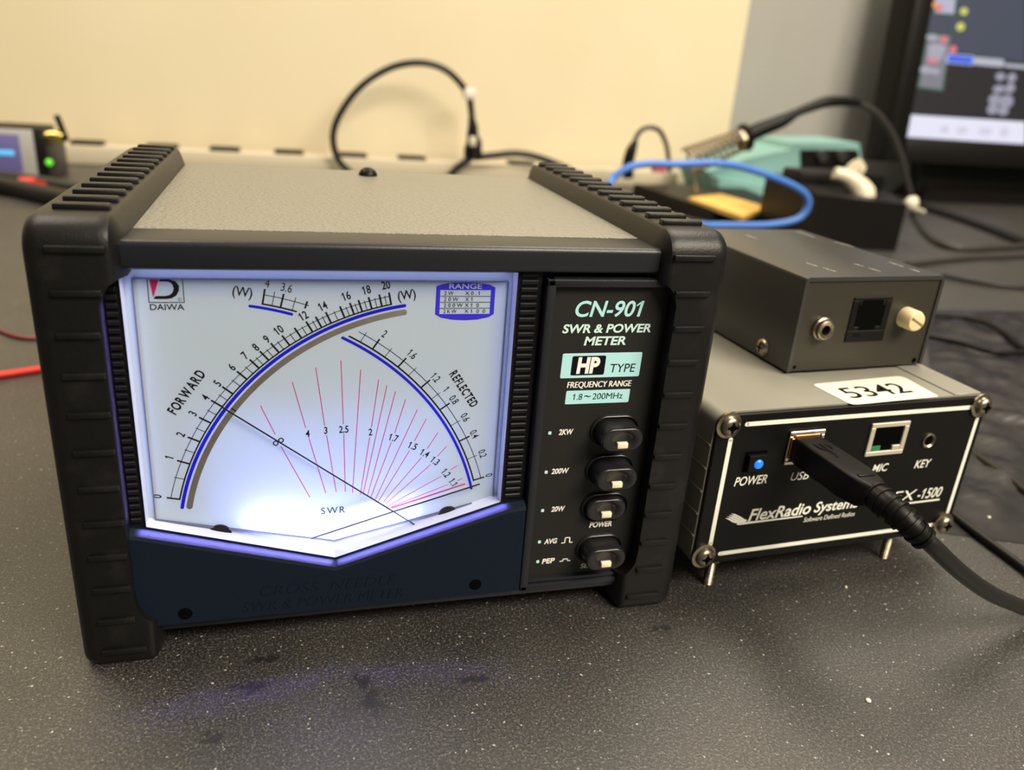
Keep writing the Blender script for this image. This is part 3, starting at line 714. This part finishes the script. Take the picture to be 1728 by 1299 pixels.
# ================================================================ USB CABLE
usb = thing('usb_cable', 'black USB cable plugged into the radio front, drooping to the right', 'cable', FX, FYAW)
pl = MB()
pl.loft([rrect(32.2,42.3,53.8,62.4,1.0,-.6),rrect(31.6,42.9,53.2,63.0,1.2,-3.0),rrect(31.4,43.1,53.0,63.2,1.2,-26),rrect(32.4,42.2,53.6,63.0,1.4,-33),rrect(34.0,41.4,54.6,62.4,1.6,-36)])
po = Q(pl, 'plug', M['blackplastic'], usb)
tr = MB()
for a, b in (((37,-8),(37,-17)),((37,-15),(39.4,-12)),((39.4,-12),(39.4,-9.5)),((37,-13.5),(34.8,-11)),((34.8,-11),(34.8,-8.6))):
    tr.tube([(a[0],a[1],63.2),(b[0],b[1],63.2)], .3, 6, 1)
tr.lathe((37,-17.6,63.1),(0,0,1),[(0,.8),(.25,.7)],12).lathe((39.4,-9,63.1),(0,0,1),[(0,.7),(.25,.6)],12).lathe((34.8,-8.2,63.1),(0,0,1),[(0,.6),(.25,.5)],12)
tr.box(34.2,40.4,-31.5,-29.8,62.4,63.5,.4)
Q(tr, 'usb_symbol', M['blackplastic'], po)
path = [(38.0,-34,58.3),(38.2,-40,58.0),(39.6,-45,56.6),(42.2,-48.6,53.9),(46,-51,50.6)]
sr = MB().tube(path, [4.4,4.3,3.9,3.6,3.2], 18, 6)
import_pts = [Vector(p) for p in path]
def relief(mb, p, q, r):
    d = (Vector(q)-Vector(p)).normalized(); mb.lathe(p, d, [(0,r*.8),(.15,r),(1.2,r),(1.35,r*.8)], 18)
for i, r in ((0,5.0),(1,4.9),(2,4.6),(3,4.2)):
    a, b = import_pts[i], import_pts[i+1]
    relief(sr, a.lerp(b,.15), b, r); relief(sr, a.lerp(b,.7), b, r*.97)
Q(sr, 'strain_relief', M['blackplastic'], usb, 40)
cb = MB().tube([(44.5,-50,51.8),(48.8,-52,48.5),(60.6,-53,39.2),(78.4,-51,27.3),(96.1,-48,17.4),(124.7,-43,4.2),(150,-38,3.0),(190,-30,2.8)], 2.75, 14, 8)
Q(cb, 'cord', M['cable'], usb, 60)

# ================================================================ INTERFACE BOX ON TOP
BX, BYAW = (239.977, 36.700, Z1), 0.0707538
box = thing('interface_box', 'small charcoal metal box with a phone socket, lying on the grey radio', 'interface box', BX, BYAW)
K = lambda mb, name, m, parent=None, smooth=30: mb.build(name, m, parent if parent is not None else box, (0,0,Z1 if False else 0), smooth)
BW, BH, BD = 66.4, 38.6, 88
lid = MB()
o1 = [(0,1.4),(0,BH-1.6),(.5,BH-.5),(1.6,BH),(BW-1.6,BH),(BW-.5,BH-.5),(BW,BH-1.6),(BW,1.4),(BW-1.5,1.4),(BW-1.5,BH-1.6),(1.5,BH-1.6),(1.5,1.4)]
lid.loft([[(x,0,z) for x,z in o1],[(x,BD,z) for x,z in o1]])
lido = K(lid, 'lid', M['boxpaint'], smooth=40)
for (x0,y0),(x1,y1) in (((17,22),(17.8,16)),((18.6,14),(19.8,8)),((38.9,20),(39.6,15)),((40.2,13),(40.9,7)),((58.6,22),(58.8,14)),((58.9,11),(59,6)),((59,90-6),(58.7,70)),((62.8,61),(65,50)),((24,74),(24.5,66))):
    bt = MB(); n_ = max(3,int(abs(y0-y1)/1.2))
    for i in range(n_):
        t0 = i/n_; t1 = (i+.75)/n_
        ya, yb = y0+(y1-y0)*t0, y0+(y1-y0)*t1; xa = x0+(x1-x0)*t0; hgt = random.choice((.6,.8,1.0))
        bt.add([(xa-.6,ya,BH+.06),(xa-.6+hgt,ya,BH+.06),(xa-.6+hgt,yb,BH+.06),(xa-.6,yb,BH+.06)],[(0,1,2,3)])
    K(bt, 'lid_lettering', M['greyink'], lido, 0)
bpn = K(MB().box(1.5,BW-1.5,.6,BD-.6,1.4,BH-1.7), 'panel', M['boxpanel'], smooth=0)
for hx, hr in ((3.5,.8),(BW-4,1.2)): K(MB().lathe((hx,.55,3.0),(0,-1,0),[(0,hr),(.03,hr*.95)],14), 'corner_hole', M['hole'], bpn, 0)
for fa in ((10,40,1.5,20),(10,40,66,84),(46,58,60,84)): K(MB().box(*fa,0,1.6,.3), 'rubber_foot', M['blackplastic'])
jk = MB().lathe((12.0,.6,18.6),(0,-1,0),[(0,4.6),(1.2,4.5),(1.6,4.0),(3.0,3.8),(3.3,3.2),(3.0,2.0),(1.5,1.8)],28,True,False)
jo = K(jk, 'audio_jack', M['steel'], smooth=40)
K(MB().lathe((12.0,-1.2,18.6),(0,-1,0),[(0,1.9),(.02,1.8)],20), 'socket_opening', M['hole'], jo, 0)
rj = MB()
for a in ((24.3,43.0,29.2,30.4),(24.3,43.0,12.5,17.0),(24.3,27.0,17,29.2),(40.0,43.0,17,29.2)): rj.box(a[0],a[1],.1,.7,a[2],a[3],.2,1)
rj.box(27,29.6,.15,.7,17,18.6,.2,1).box(37.4,40,.15,.7,17,18.6,.2,1).box(27,28.6,.15,.7,27.2,29.2,.2,1).box(38.4,40,.15,.7,27.2,29.2,.2,1).box(27,31,.1,.7,14.5,16,.2,1)
ro = K(rj, 'phone_socket', M['blackplastic'])
K(MB().box(26.9,40.1,.4,.62,16.9,29.3).box(31,36.5,.3,.62,15.0,17), 'socket_opening', M['hole'], ro, 0)
kn = MB().lathe((51.6,.6,21.9),(0,-1,0),[(0,4.2),(5.6,4.1),(6.4,3.7),(6.7,2.6)],28)
no = K(kn, 'cream_knob', M['creamplastic'], smooth=40)
kk = MB().box(-3.3,3.3,-.35,.15,-.3,.3).xform(Matrix.Translation((51.6,-6.05,21.9)) @ Matrix.Rotation(math.radians(28),4,'Y'))
K(kk, 'knob_slot', mat('brown_slot',(0.30,0.19,0.07),.6), no, 0)
ss = MB().lathe((0,16.9,5.6),(-1,0,0),[(0,3.6),(.5,3.5),(1.3,2.6),(1.7,1.2),(1.6,.4)],22); s2 = K(ss, 'side_screw', M['steel'], smooth=40)
K(MB().box(-1.85,-1.2,15.2,18.6,5.3,5.9).box(-1.85,-1.2,16.6,17.2,3.9,7.3), 'cross_slot', M['hole'], s2, 0)

# ================================================================ BACKGROUND, LEFT AND MIDDLE
def tube_thing(name, pts, r, m, label, cat, seg=10, sm=7, group=None):
    p = [Vector(q) for q in pts]; c = p[0]
    o = MB().tube(p, r, seg, sm).build(name, m, None, (c.x,c.y,0), 60)
    return tag(o, label, cat, group or {'black_cable':'black cables on the bench at right','glossy_cord':'glossy cords over the film bag','power_lead':'black leads at the left'}.get(name))
# power strip along the wall
strip = thing('power_strip', 'long aluminium outlet strip along the foot of the cream wall', 'power strip', (60,1088,0))
SO = (60,1088,0)
MB().box(-900,700,1070,1108,0,25,1.5).build('housing', M['strip'], strip, SO)
for px_ in (150,275,380,488,595,695,880,30,-90):
    x = at(px_, 255, y=1092)[0]
    MB().box(x-21,x+21,1078,1106,24,30,1).build('outlet', M['blackplastic'], strip, SO)
# coax loop leaning on the wall
cx_ = thing('coax_cable', 'black coax cable looped up against the cream wall with taped connector', 'cable', (300,1040,0))
CO = (300,1040,0)
Yc = 1052
pts = [at(*p, y=Yc) for p in ((600,300),(588,288),(570,268),(562,230),(575,190),(610,145),(660,114),(712,106),(755,120),(788,156),(795,185),(797,215))]
MB().tube(pts, 5.0, 12, 6).build('loop', M['cable'], cx_, CO, 60)
pts = [at(*p, y=Yc-4) for p in ((795,195),(798,215),(797,228),(800,240),(798,252),(799,266))]
MB().tube(pts, [4,8,9,12,14,15], 12, 2).build('connector', M['blackplastic'], cx_, CO, 40)
a = at(792,158,y=Yc); MB().box(a[0]-9,a[0]+9,Yc-8,Yc+8,a[2]-8,a[2]+8,3).build('tape', M['tape'], cx_, CO)
a = at(796,238,y=Yc-12); MB().box(a[0]-4,a[0]+6,Yc-20,Yc-6,a[2]-7,a[2]+7,2).build('tape_tag', M['whiteplug'], cx_, CO)
pts = [at(*p, y=Yc-8) for p in ((800,266),(835,262),(872,259),(910,266),(955,284),(985,300))]
MB().tube(pts, 5.5, 10, 6).build('tail', M['cable'], cx_, CO, 60)
pts = [at(*p, y=Yc-8) for p in ((796,266),(780,276),(765,290),(750,310))]
MB().tube(pts, 5.5, 10, 5).build('tail', M['cable'], cx_, CO, 60)
# receiver module, far left
rec = thing('receiver_module', 'small box with violet display and lit green light at the far left', 'receiver', (-255,960,0)); RO = (-255,960,0)
MB().box(-420,-233,930,990,0,60,3).build('case', M['blackplastic'], rec, RO)
MB().box(-420,-244,926,931,3,58,1.5).build('bezel', M['silverbox'], rec, RO)
MB().box(-420,-259,924.5,927,8,52,.6).build('display', M['violetface'], rec, RO)
MB().box(-300,-266,923.4,925,27,33,.6).build('lit_digits', M['cyanled'], rec, RO)
MB().box(-233,-222,931,985,0,40,2).build('end_panel', M['greycable'], rec, RO)
MB().lathe((-230,929,20),(0,-1,0),[(0,4.2),(1.5,3.8),(3,2)],20).build('green_light', M['greenled'], rec, RO)
MB().lathe((-232,940,50),(1,-.2,0),[(0,6),(5,6),(6,8),(16,8),(17,6),(22,6)],20).build('antenna_connector', M['gold'], rec, RO)
MB().tube([at(112,238,y=935),at(104,216,y=935),at(95,194,y=935)], [4.0,3.6,3.6], 10, 2).build('antenna', M['blackplastic'], rec, RO)
# cables on the left
tube_thing('power_lead', [(-420,850,8),(-300,828,9),(-240,800,9),(-180,745,9),(-120,690,9)], 10, M['cable'], 'thick black lead on the bench in front of the violet display box', 'cable')
tube_thing('power_lead', [(-420,905,7),(-300,898,7),(-238,868,7),(-175,822,7),(-120,800,7)], 7, M['greycable'], 'thinner grey-black lead on the bench right beneath the violet display box', 'cable')
tube_thing('red_clip_lead', [(-246,858,5),(-228,858,6),(-212,846,5)], 6, M['redcable'], 'short red lead end between the two black leads at left', 'cable')
tube_thing('red_wire', [at(-20,634,z=1.8),at(5,632,z=1.8),at(72,622,z=1.8),at(130,612,z=1.8),at(200,600,z=1.8)], 2.1, M['redcable'], 'bright red wire crossing the bench left of the meter', 'wire')
tube_thing('dark_red_wire', [at(-10,552,z=1.2),at(5,560,z=1.2),at(28,568,z=1.2),at(60,571,z=1.2),at(110,566,z=1.2)], 1.2, M['darkred'], 'thin dark red wire on the bench left of the meter', 'wire')

# ================================================================ SOLDERING CORNER
stand = thing('soldering_stand', 'black soldering iron stand with silver coil holder behind the charcoal box', 'soldering stand', (650,820,0)); TO = (650,820,0)
bm_ = MB()
tb = [(545,905),(735,905),(745,760),(600,760)]
bm_.loft([[(x,y,0) for x,y in tb],[(x+(4 if x<650 else -4),y,24 if y>800 else 14) for x,y in tb]])
MB().loft([[(x,y,0) for x,y in tb],[(x+(4 if x<650 else -4),y,26 if y>800 else 15) for x,y in tb]]).build('base', M['blackplastic'], stand, TO)
IY = 845
c0, c1 = Vector(at(1163,272,y=IY)), Vector(at(1252,236,y=IY))
coil = []
N_ = 9*14
ax = (c1-c0); ux = ax.normalized(); e1 = ux.orthogonal().normalized(); e2 = ux.cross(e1)
for i in range(N_+1):
    t = i/N_; a = 2*PI*9*t; r = 19-5*t
    coil.append(c0+ax*t+(e1*math.cos(a)+e2*math.sin(a))*r)
MB().tube(coil, 2.3, 8, 1).build('coil_holder', M['steel'], stand, TO, 60)
MB().tube([c0-e2*4, Vector(at(1172,302,y=IY)), (c0.x+18,IY,22)], 2.6, 8, 4).build('coil_post', M['bright'], stand, TO, 60)
MB().lathe(c1-ux*4, ux, [(0,16),(6,16),(6,13),(0,13)], 24, False, False).build('coil_collar', M['steel'], stand, TO)
spg = [at(1161,337,z=20),at(1215,330,z=20),at(1298,354,z=16),at(1252,368,z=14)]
so = MB().loft([[(p[0],p[1],p[2]-3) for p in spg],[(p[0],p[1],p[2]+3) for p in spg]]).build('sponge', M['sponge'], None, (spg[0][0],spg[0][1],0))
tag(so, 'yellow sponge lying in the black soldering stand tray', 'sponge')
iron = thing('soldering_iron', 'black handled soldering iron resting in the silver coil, cord arching right', 'soldering iron', (720,IY,0)); IO = (720,IY,0)
MB().lathe(at(1247,236,y=IY), ux, [(-70,3),(3,5),(6.5,19),(10,20),(14,18),(15,10)], 22).build('guard', M['blackplastic'], iron, IO)
pts = [at(*p, y=IY) for p in ((1246,238),(1275,222),(1320,204),(1345,190),(1370,180),(1395,172),(1425,171),(1450,174))]
MB().tube(pts, [11,11,9.5,6,7,8,7,5], 14, 4).build('handle', M['blackplastic'], iron, IO, 60)
pts = [at(*p, y=IY) for p in ((1448,173),(1478,190),(1503,222),(1520,262),(1531,305),(1540,345))]
pts += [(pts[-1][0]+10,IY+4,3)]
MB().tube(pts, 4.4, 10, 5).build('cord', M['greycable'], iron, IO, 60)
# teal station
st = thing('soldering_station', 'teal soldering station with dark sloped front panel behind the stand', 'soldering station', (780,930,0)); ST = (780,930,0)
SY = 935
tp = [at(*p, y=SY) for p in ((1196,290),(1262,268),(1335,252),(1340,242),(1450,241),(1458,300),(1462,352),(1212,352),(1204,312))]
tp = [(p[0], max(p[2],0)) for p in tp]
MB().prism(tp, SY, SY+110).build('body', M['teal'], st, ST, 0)
fp = [at(*p, y=SY-3) for p in ((1352,253),(1447,253),(1452,292),(1354,296))]
MB().prism([(p[0],p[2]) for p in fp], SY-4, SY+1).build('front_panel', M['monitor'], st, ST, 0)
for q in ((1385,263),(1418,263)):
    p = at(*q, y=SY-5); MB().lathe(p,(0,-1,0),[(0,9),(8,8)],18).build('knob', M['greycable'], st, ST)
lb = [at(*p, y=SY-18) for p in ((1210,300),(1308,318),(1300,362),(1212,345))]
lbl = MB().prism([(p[0],max(p[2],0)) for p in lb], SY-22, SY-.5); lo = lbl.build('side_tray', M['teal'], st, ST, 0)
# black box with beige plug
bb = thing('black_power_box', 'black box with a beige plug on top, right of the soldering stand', 'power box', (720,660,0)); BO = (720,660,0)
q1 = Vector(at(1511,424,z=0)); q2 = Vector((q1.x-115,q1.y+12,0)); q3 = Vector((q1.x+45,q1.y+120,0)); q4 = Vector((q2.x+8,q2.y+128,0))
hz = at(1525,345,y=q1.y)[2]
bot4 = [q2,q1,q3,q4]
MB().loft([bot4, [q+Vector((0,0,hz+dz)) for q,dz in zip(bot4,(6,0,8,14))]]).build('case', M['blackplastic'], bb, BO, 0)
MB().box(q2.x+18,q1.x+28,q1.y+80,q1.y+122,hz-2,hz+24,3).build('rear_block', M['blackplastic'], bb, BO)
MB().tube([at(1408,292,y=650),at(1432,300,y=645),at(1455,325,y=640),at(1452,350,y=632),at(1443,370,y=625)], [7,9,15,13,5], 14, 4).build('plug', M['whiteplug'], bb, BO, 60)
MB().tube([at(1440,282,y=680),at(1448,290,y=680)], [13,11], 12, 1).build('plug_cap', M['whiteplug'], bb, BO, 60)
ztp = MB().tube([at(1418,328,y=640),at(1495,358,y=640),at(1540,352,y=640),at(1560,358,y=640)], 2.4, 6, 2).build('clear_tie', M['alu'], None, (740,640,0), 60)
tag(ztp, 'pale plastic tie strip sticking out right of the black box', 'cable tie')
tw = at(1538,343,y=636)
tag(MB().lathe(tw,(.6,0,.8),[(-9,4),(-5,9),(4,8),(9,3)],12).build('twist_tie', M['whiteplug'], None, (tw[0],tw[1],0), 60), 'knotted beige twist tie holding the black cables right of the black box', 'cable tie')
# blue cable
BYc = 578
tube_thing('network_cable', [(330,760,4),(385,690,8)]+[at(*p, y=BYc) for p in ((1020,325),(1035,300),(1062,282),(1095,276),(1140,277),(1200,275),(1245,280),(1300,297),(1342,315),(1362,332),(1362,352),(1344,370),(1300,379),(1250,380),(1200,380),(1170,382))]+[(470,600,4),(400,640,4)], 3.9, M['bluecable'], 'bright blue cable looping in front of the soldering stand', 'cable')
# small cable with plug
sp_ = thing('mains_lead', 'thin grey lead with black plug arching behind the blue cable', 'cable', (570,960,0)); SPO = (570,960,0)
MB().tube([at(*p, y=960) for p in ((1070,240),(1080,222),(1095,215),(1112,220),(1123,240),(1128,265),(1130,290))], 3.6, 10, 5).build('cord', M['greycable'], sp_, SPO, 60)
MB().tube([at(*p, y=958) for p in ((1060,300),(1060,275),(1066,252),(1073,238))], [8,9,8,4], 10, 3).build('plug', M['blackplastic'], sp_, SPO, 60)
p = at(1112,284,y=940)
tag(MB().lathe((p[0],940,p[2]-5),(0,0,1),[(0,12),(10,11),(13,6)],18).build('red_block', mat('red_plastic',(0.62,0.12,0.12),.5), None, (p[0],940,0)), 'small red block behind the blue cable left of the coil', 'block')

# ================================================================ MONITOR
TILT = math.radians(-4.4)
mon = thing('monitor', 'black monitor showing dark windows and a white taskbar at upper right', 'monitor', (1174,1040,0)); MN = (1174,1040,0)
R4 = Matrix.Translation((1079,1000,110)) @ Matrix.Rotation(TILT,4,'X')
def S2(px, py):    # point on the screen plane
    n_ = R4.to_3x3() @ Vector((0,-1,0)); o = Vector((1079,1000,110))
    d = r_*((px-864)/FPX)+d_*((py-649.5)/FPX)+f_
    t = (o-CAM).dot(n_)/d.dot(n_); q = R4.inverted() @ (CAM+d*t); return (q.x,q.z)
def mpart(mb, name, m, parent=None, smooth=30):
    return mb.xform(R4).build(name, m, parent or mon, MN, smooth)
mpart(MB().box(-34,600,4,60,-42,370,8,3), 'back_shell', M['monitor'])
bz = MB().box(-34,0,-6,5,-42,368,4).box(0,600,-6,5,-42,0,4).box(0,600,-6,5,335,368,4)
mpart(bz, 'bezel', M['monitor'])
def em(name, c, s): return mat(name, tuple(x*.1 for x in c), .4, emit=(c, s))
scr = mpart(MB().box(0,600,-1,4,0,336), 'screen', em('screen_dark',(0.024,0.022,0.024),1.0), smooth=0)
def patch(name, pts, c, y=-1.2, s=1.0):
    mpart(MB().flat(pts, y), name, em(name+'_glow', c, s), scr, 0)
def c5(x, y): return S2(x/3.093+1480, y/3.093)
patch('upper_window', [c5(240,15),c5(760,-40),c5(760,345),c5(190,260)] and [c5(285,-40),c5(770,-40),c5(770,330),c5(395,270),c5(240,250)], (0.06,0.07,0.10))
tk = [c5(168,598),c5(770,636),c5(770,752),c5(146,715)]
patch('taskbar', tk, (0.72,0.72,0.86), s=1.0)
patch('green_frame', [c5(258,165),c5(392,180),c5(345,480),c5(203,462)], (0.035,0.085,0.05), -1.3)
patch('panel_window', [c5(265,178),c5(380,190),c5(335,468),c5(215,452)], (0.20,0.20,0.24), -1.4)
patch('green_frame', [c5(290,-20),c5(420,-10),c5(410,88),c5(280,76)], (0.035,0.085,0.05), -1.3)
patch('panel_window', [c5(300,-20),c5(408,-10),c5(398,74),c5(300,66)], (0.42,0.42,0.55), -1.4)
def blob(name, list_, c):
    mb = MB()
    for x, y, rx, ry in list_:
        ctr = c5(x, y); e = c5(x+rx, y); g = c5(x, y+ry)
        mb.disc(ctr, abs(e[0]-ctr[0]), -1.6, 18, abs(g[1]-ctr[1]))
    mpart(mb, name, em(name+'_glow', c, 1.0), scr, 0)
for bq in ((450,60,20,20),(432,140,22,22)): blob('yellow_marker', [bq], (0.62,0.60,0.12))
for bq in ((393,258,20,20),(345,205,18,18),(290,310,30,22),(318,42,22,18)): blob('red_marker', [bq], (0.70,0.18,0.20))
blob('orange_marker', [(300,25,16,16)], (0.8,0.35,0.12))
def pill(name, x0,y0,x1,y1,c,y=-1.7):
    a, b = c5(x0,y0), c5(x1,y1); mpart(MB().flat(rpoly(min(a[0],b[0]),max(a[0],b[0]),min(a[1],b[1]),max(a[1],b[1]),5), y), name, em(name+'_glow', c, 1.0), scr, 0)
pill('tab', 502,296,655,352,(0.42,0.43,0.52)); pill('tab', 662,330,790,362,(0.42,0.43,0.5))
pill('tab_rim', 362,278,498,342,(0.45,0.5,0.8)); pill('active_tab', 368,284,492,337,(0.06,0.13,0.72),-1.8)
blob('pale_icons', [(640,400,26,22),(700,405,24,24),(632,465,32,22),(690,460,26,28),(610,520,32,30),(670,530,38,36),(600,570,30,28),(655,580,28,24)], (0.30,0.30,0.38))
blob('panel_lines', [(285,195,34,16),(310,255,50,26),(300,290,40,30),(250,365,32,20),(300,372,24,16)], (0.36,0.36,0.44))
blob('taskbar_icons', [(350,675,22,22),(440,680,30,20),(560,685,40,20),(660,690,26,24)], (0.60,0.58,0.70))
MB().box(1165,1480,1045,1075,0,95,6).build('stand_neck', M['monitor'], mon, MN)
MB().loft([[(1150,1010,0),(1560,1010,0),(1560,1112,0),(1170,1112,0)],[(1180,1030,22),(1540,1030,22),(1540,1108,22),(1190,1108,22)]]).build('stand_base', M['monitor'], mon, MN, 0)

# ================================================================ RIGHT SIDE CABLES, BAG, CRUMBS
tube_thing('black_cable', [at(*p, z=5) for p in ((1545,346),(1600,362),(1660,382),(1728,408),(1800,432))], 6.0, M['cable'], 'black cable running right from the beige twist tie toward the monitor base', 'cable')
tube_thing('black_cable', [at(*p, z=4) for p in ((1540,352),(1556,384),(1590,412),(1640,419),(1690,417),(1760,413))], 4.0, M['greycable'], 'dark cable curving down below the beige twist tie then right', 'cable')
tube_thing('black_cable', [at(*p, z=4) for p in ((1530,446),(1570,441),(1640,434),(1700,432),(1780,428))], 3.2, M['greycable'], 'dark cable lying level with the top edge of the charcoal box, at right', 'cable')
tube_thing('black_cable', [at(*p, z=4) for p in ((1590,464),(1640,474),(1700,482),(1780,487))], 2.6, M['cable'], 'black cable emerging from behind the top right corner of the charcoal box', 'cable')
tube_thing('glossy_cord', [at(*p, z=6) for p in ((1575,532),(1625,535),(1670,548),(1702,566),(1725,585),(1760,600))], 2.2, M['blackplastic'], 'glossy black cord curving over the dark film bag, upper of two', 'cable')
tube_thing('glossy_cord', [at(*p, z=6) for p in ((1560,566),(1620,578),(1660,590),(1700,594),(1770,592))], 2.2, M['blackplastic'], 'glossy black cord across the dark film bag, lower of two', 'cable')
tube_thing('black_cable', [at(*p, z=2.5) for p in ((1610,742),(1650,770),(1690,797),(1728,826),(1770,860))], 2.1, M['cable'], 'black cable on the bench beside the radio, under the film bag', 'cable')
tube_thing('black_cable', [at(*p, z=2) for p in ((1575,842),(1605,866),(1660,908),(1728,958),(1790,1010))], 1.8, M['cable'], 'thin black cable beside the lower right corner of the radio panel', 'cable')
def poly_grid(corners, nx, ny, zf):
    a, b, c, d = [Vector(p) for p in corners]; mb = MB(); v = []; f = []
    for j in range(ny+1):
        for i in range(nx+1):
            s_, t = i/nx, j/ny; p = (a*(1-s_)+b*s_)*(1-t)+(d*(1-s_)+c*s_)*t
            v.append((p.x,p.y,zf(p.x,p.y,s_,t)))
            if i and j: k = j*(nx+1)+i; f.append((k,k-1,k-nx-2,k-nx-1))
    return mb.add(v, f)
def zf(x, y, s_, t):
    e = min(s_,1-s_,t,1-t); 
    return .3+min(1,e*9)*(2.4+2.0*math.sin(x*.16+math.sin(y*.05)*2)*math.sin(y*.11)+.8*math.sin(x*.33+y*.21))
bagm = poly_grid([at(1590,900,z=0)[:2]+(0,), at(1820,930,z=0)[:2]+(0,), at(1860,528,z=0)[:2]+(0,), at(1560,522,z=0)[:2]+(0,)], 60, 80, zf)
bagc = at(1650,700,z=0)
bo = bagm.build('film_bag', M['bag'], None, (bagc[0],bagc[1],0), 60)
tag(bo, 'crumpled dark glossy film bag on the bench right of the radio', 'bag')
for (px_,py_,r,lab) in ((1465,1183,.95,'pale flake on the bare bench mat near the lower right'),(1665,884,.8,'tiny pale crumb right of the radio panel corner'),(1427,992,.55,'tiny pale crumb on the mat below the USB plug')):
    p = at(px_,py_,z=0)
    if py_ == 884: p = (p[0],p[1],3.2)
    m = MB().lathe((p[0],p[1],p[2]),(0,0,1),[(0,r*.7),(.3,r),(.7,r*.8),(.9,r*.3)],7)
    tag(m.build('crumb', M['crumb'], None, p, 0), lab, 'crumb', 'crumbs on the bench mat')
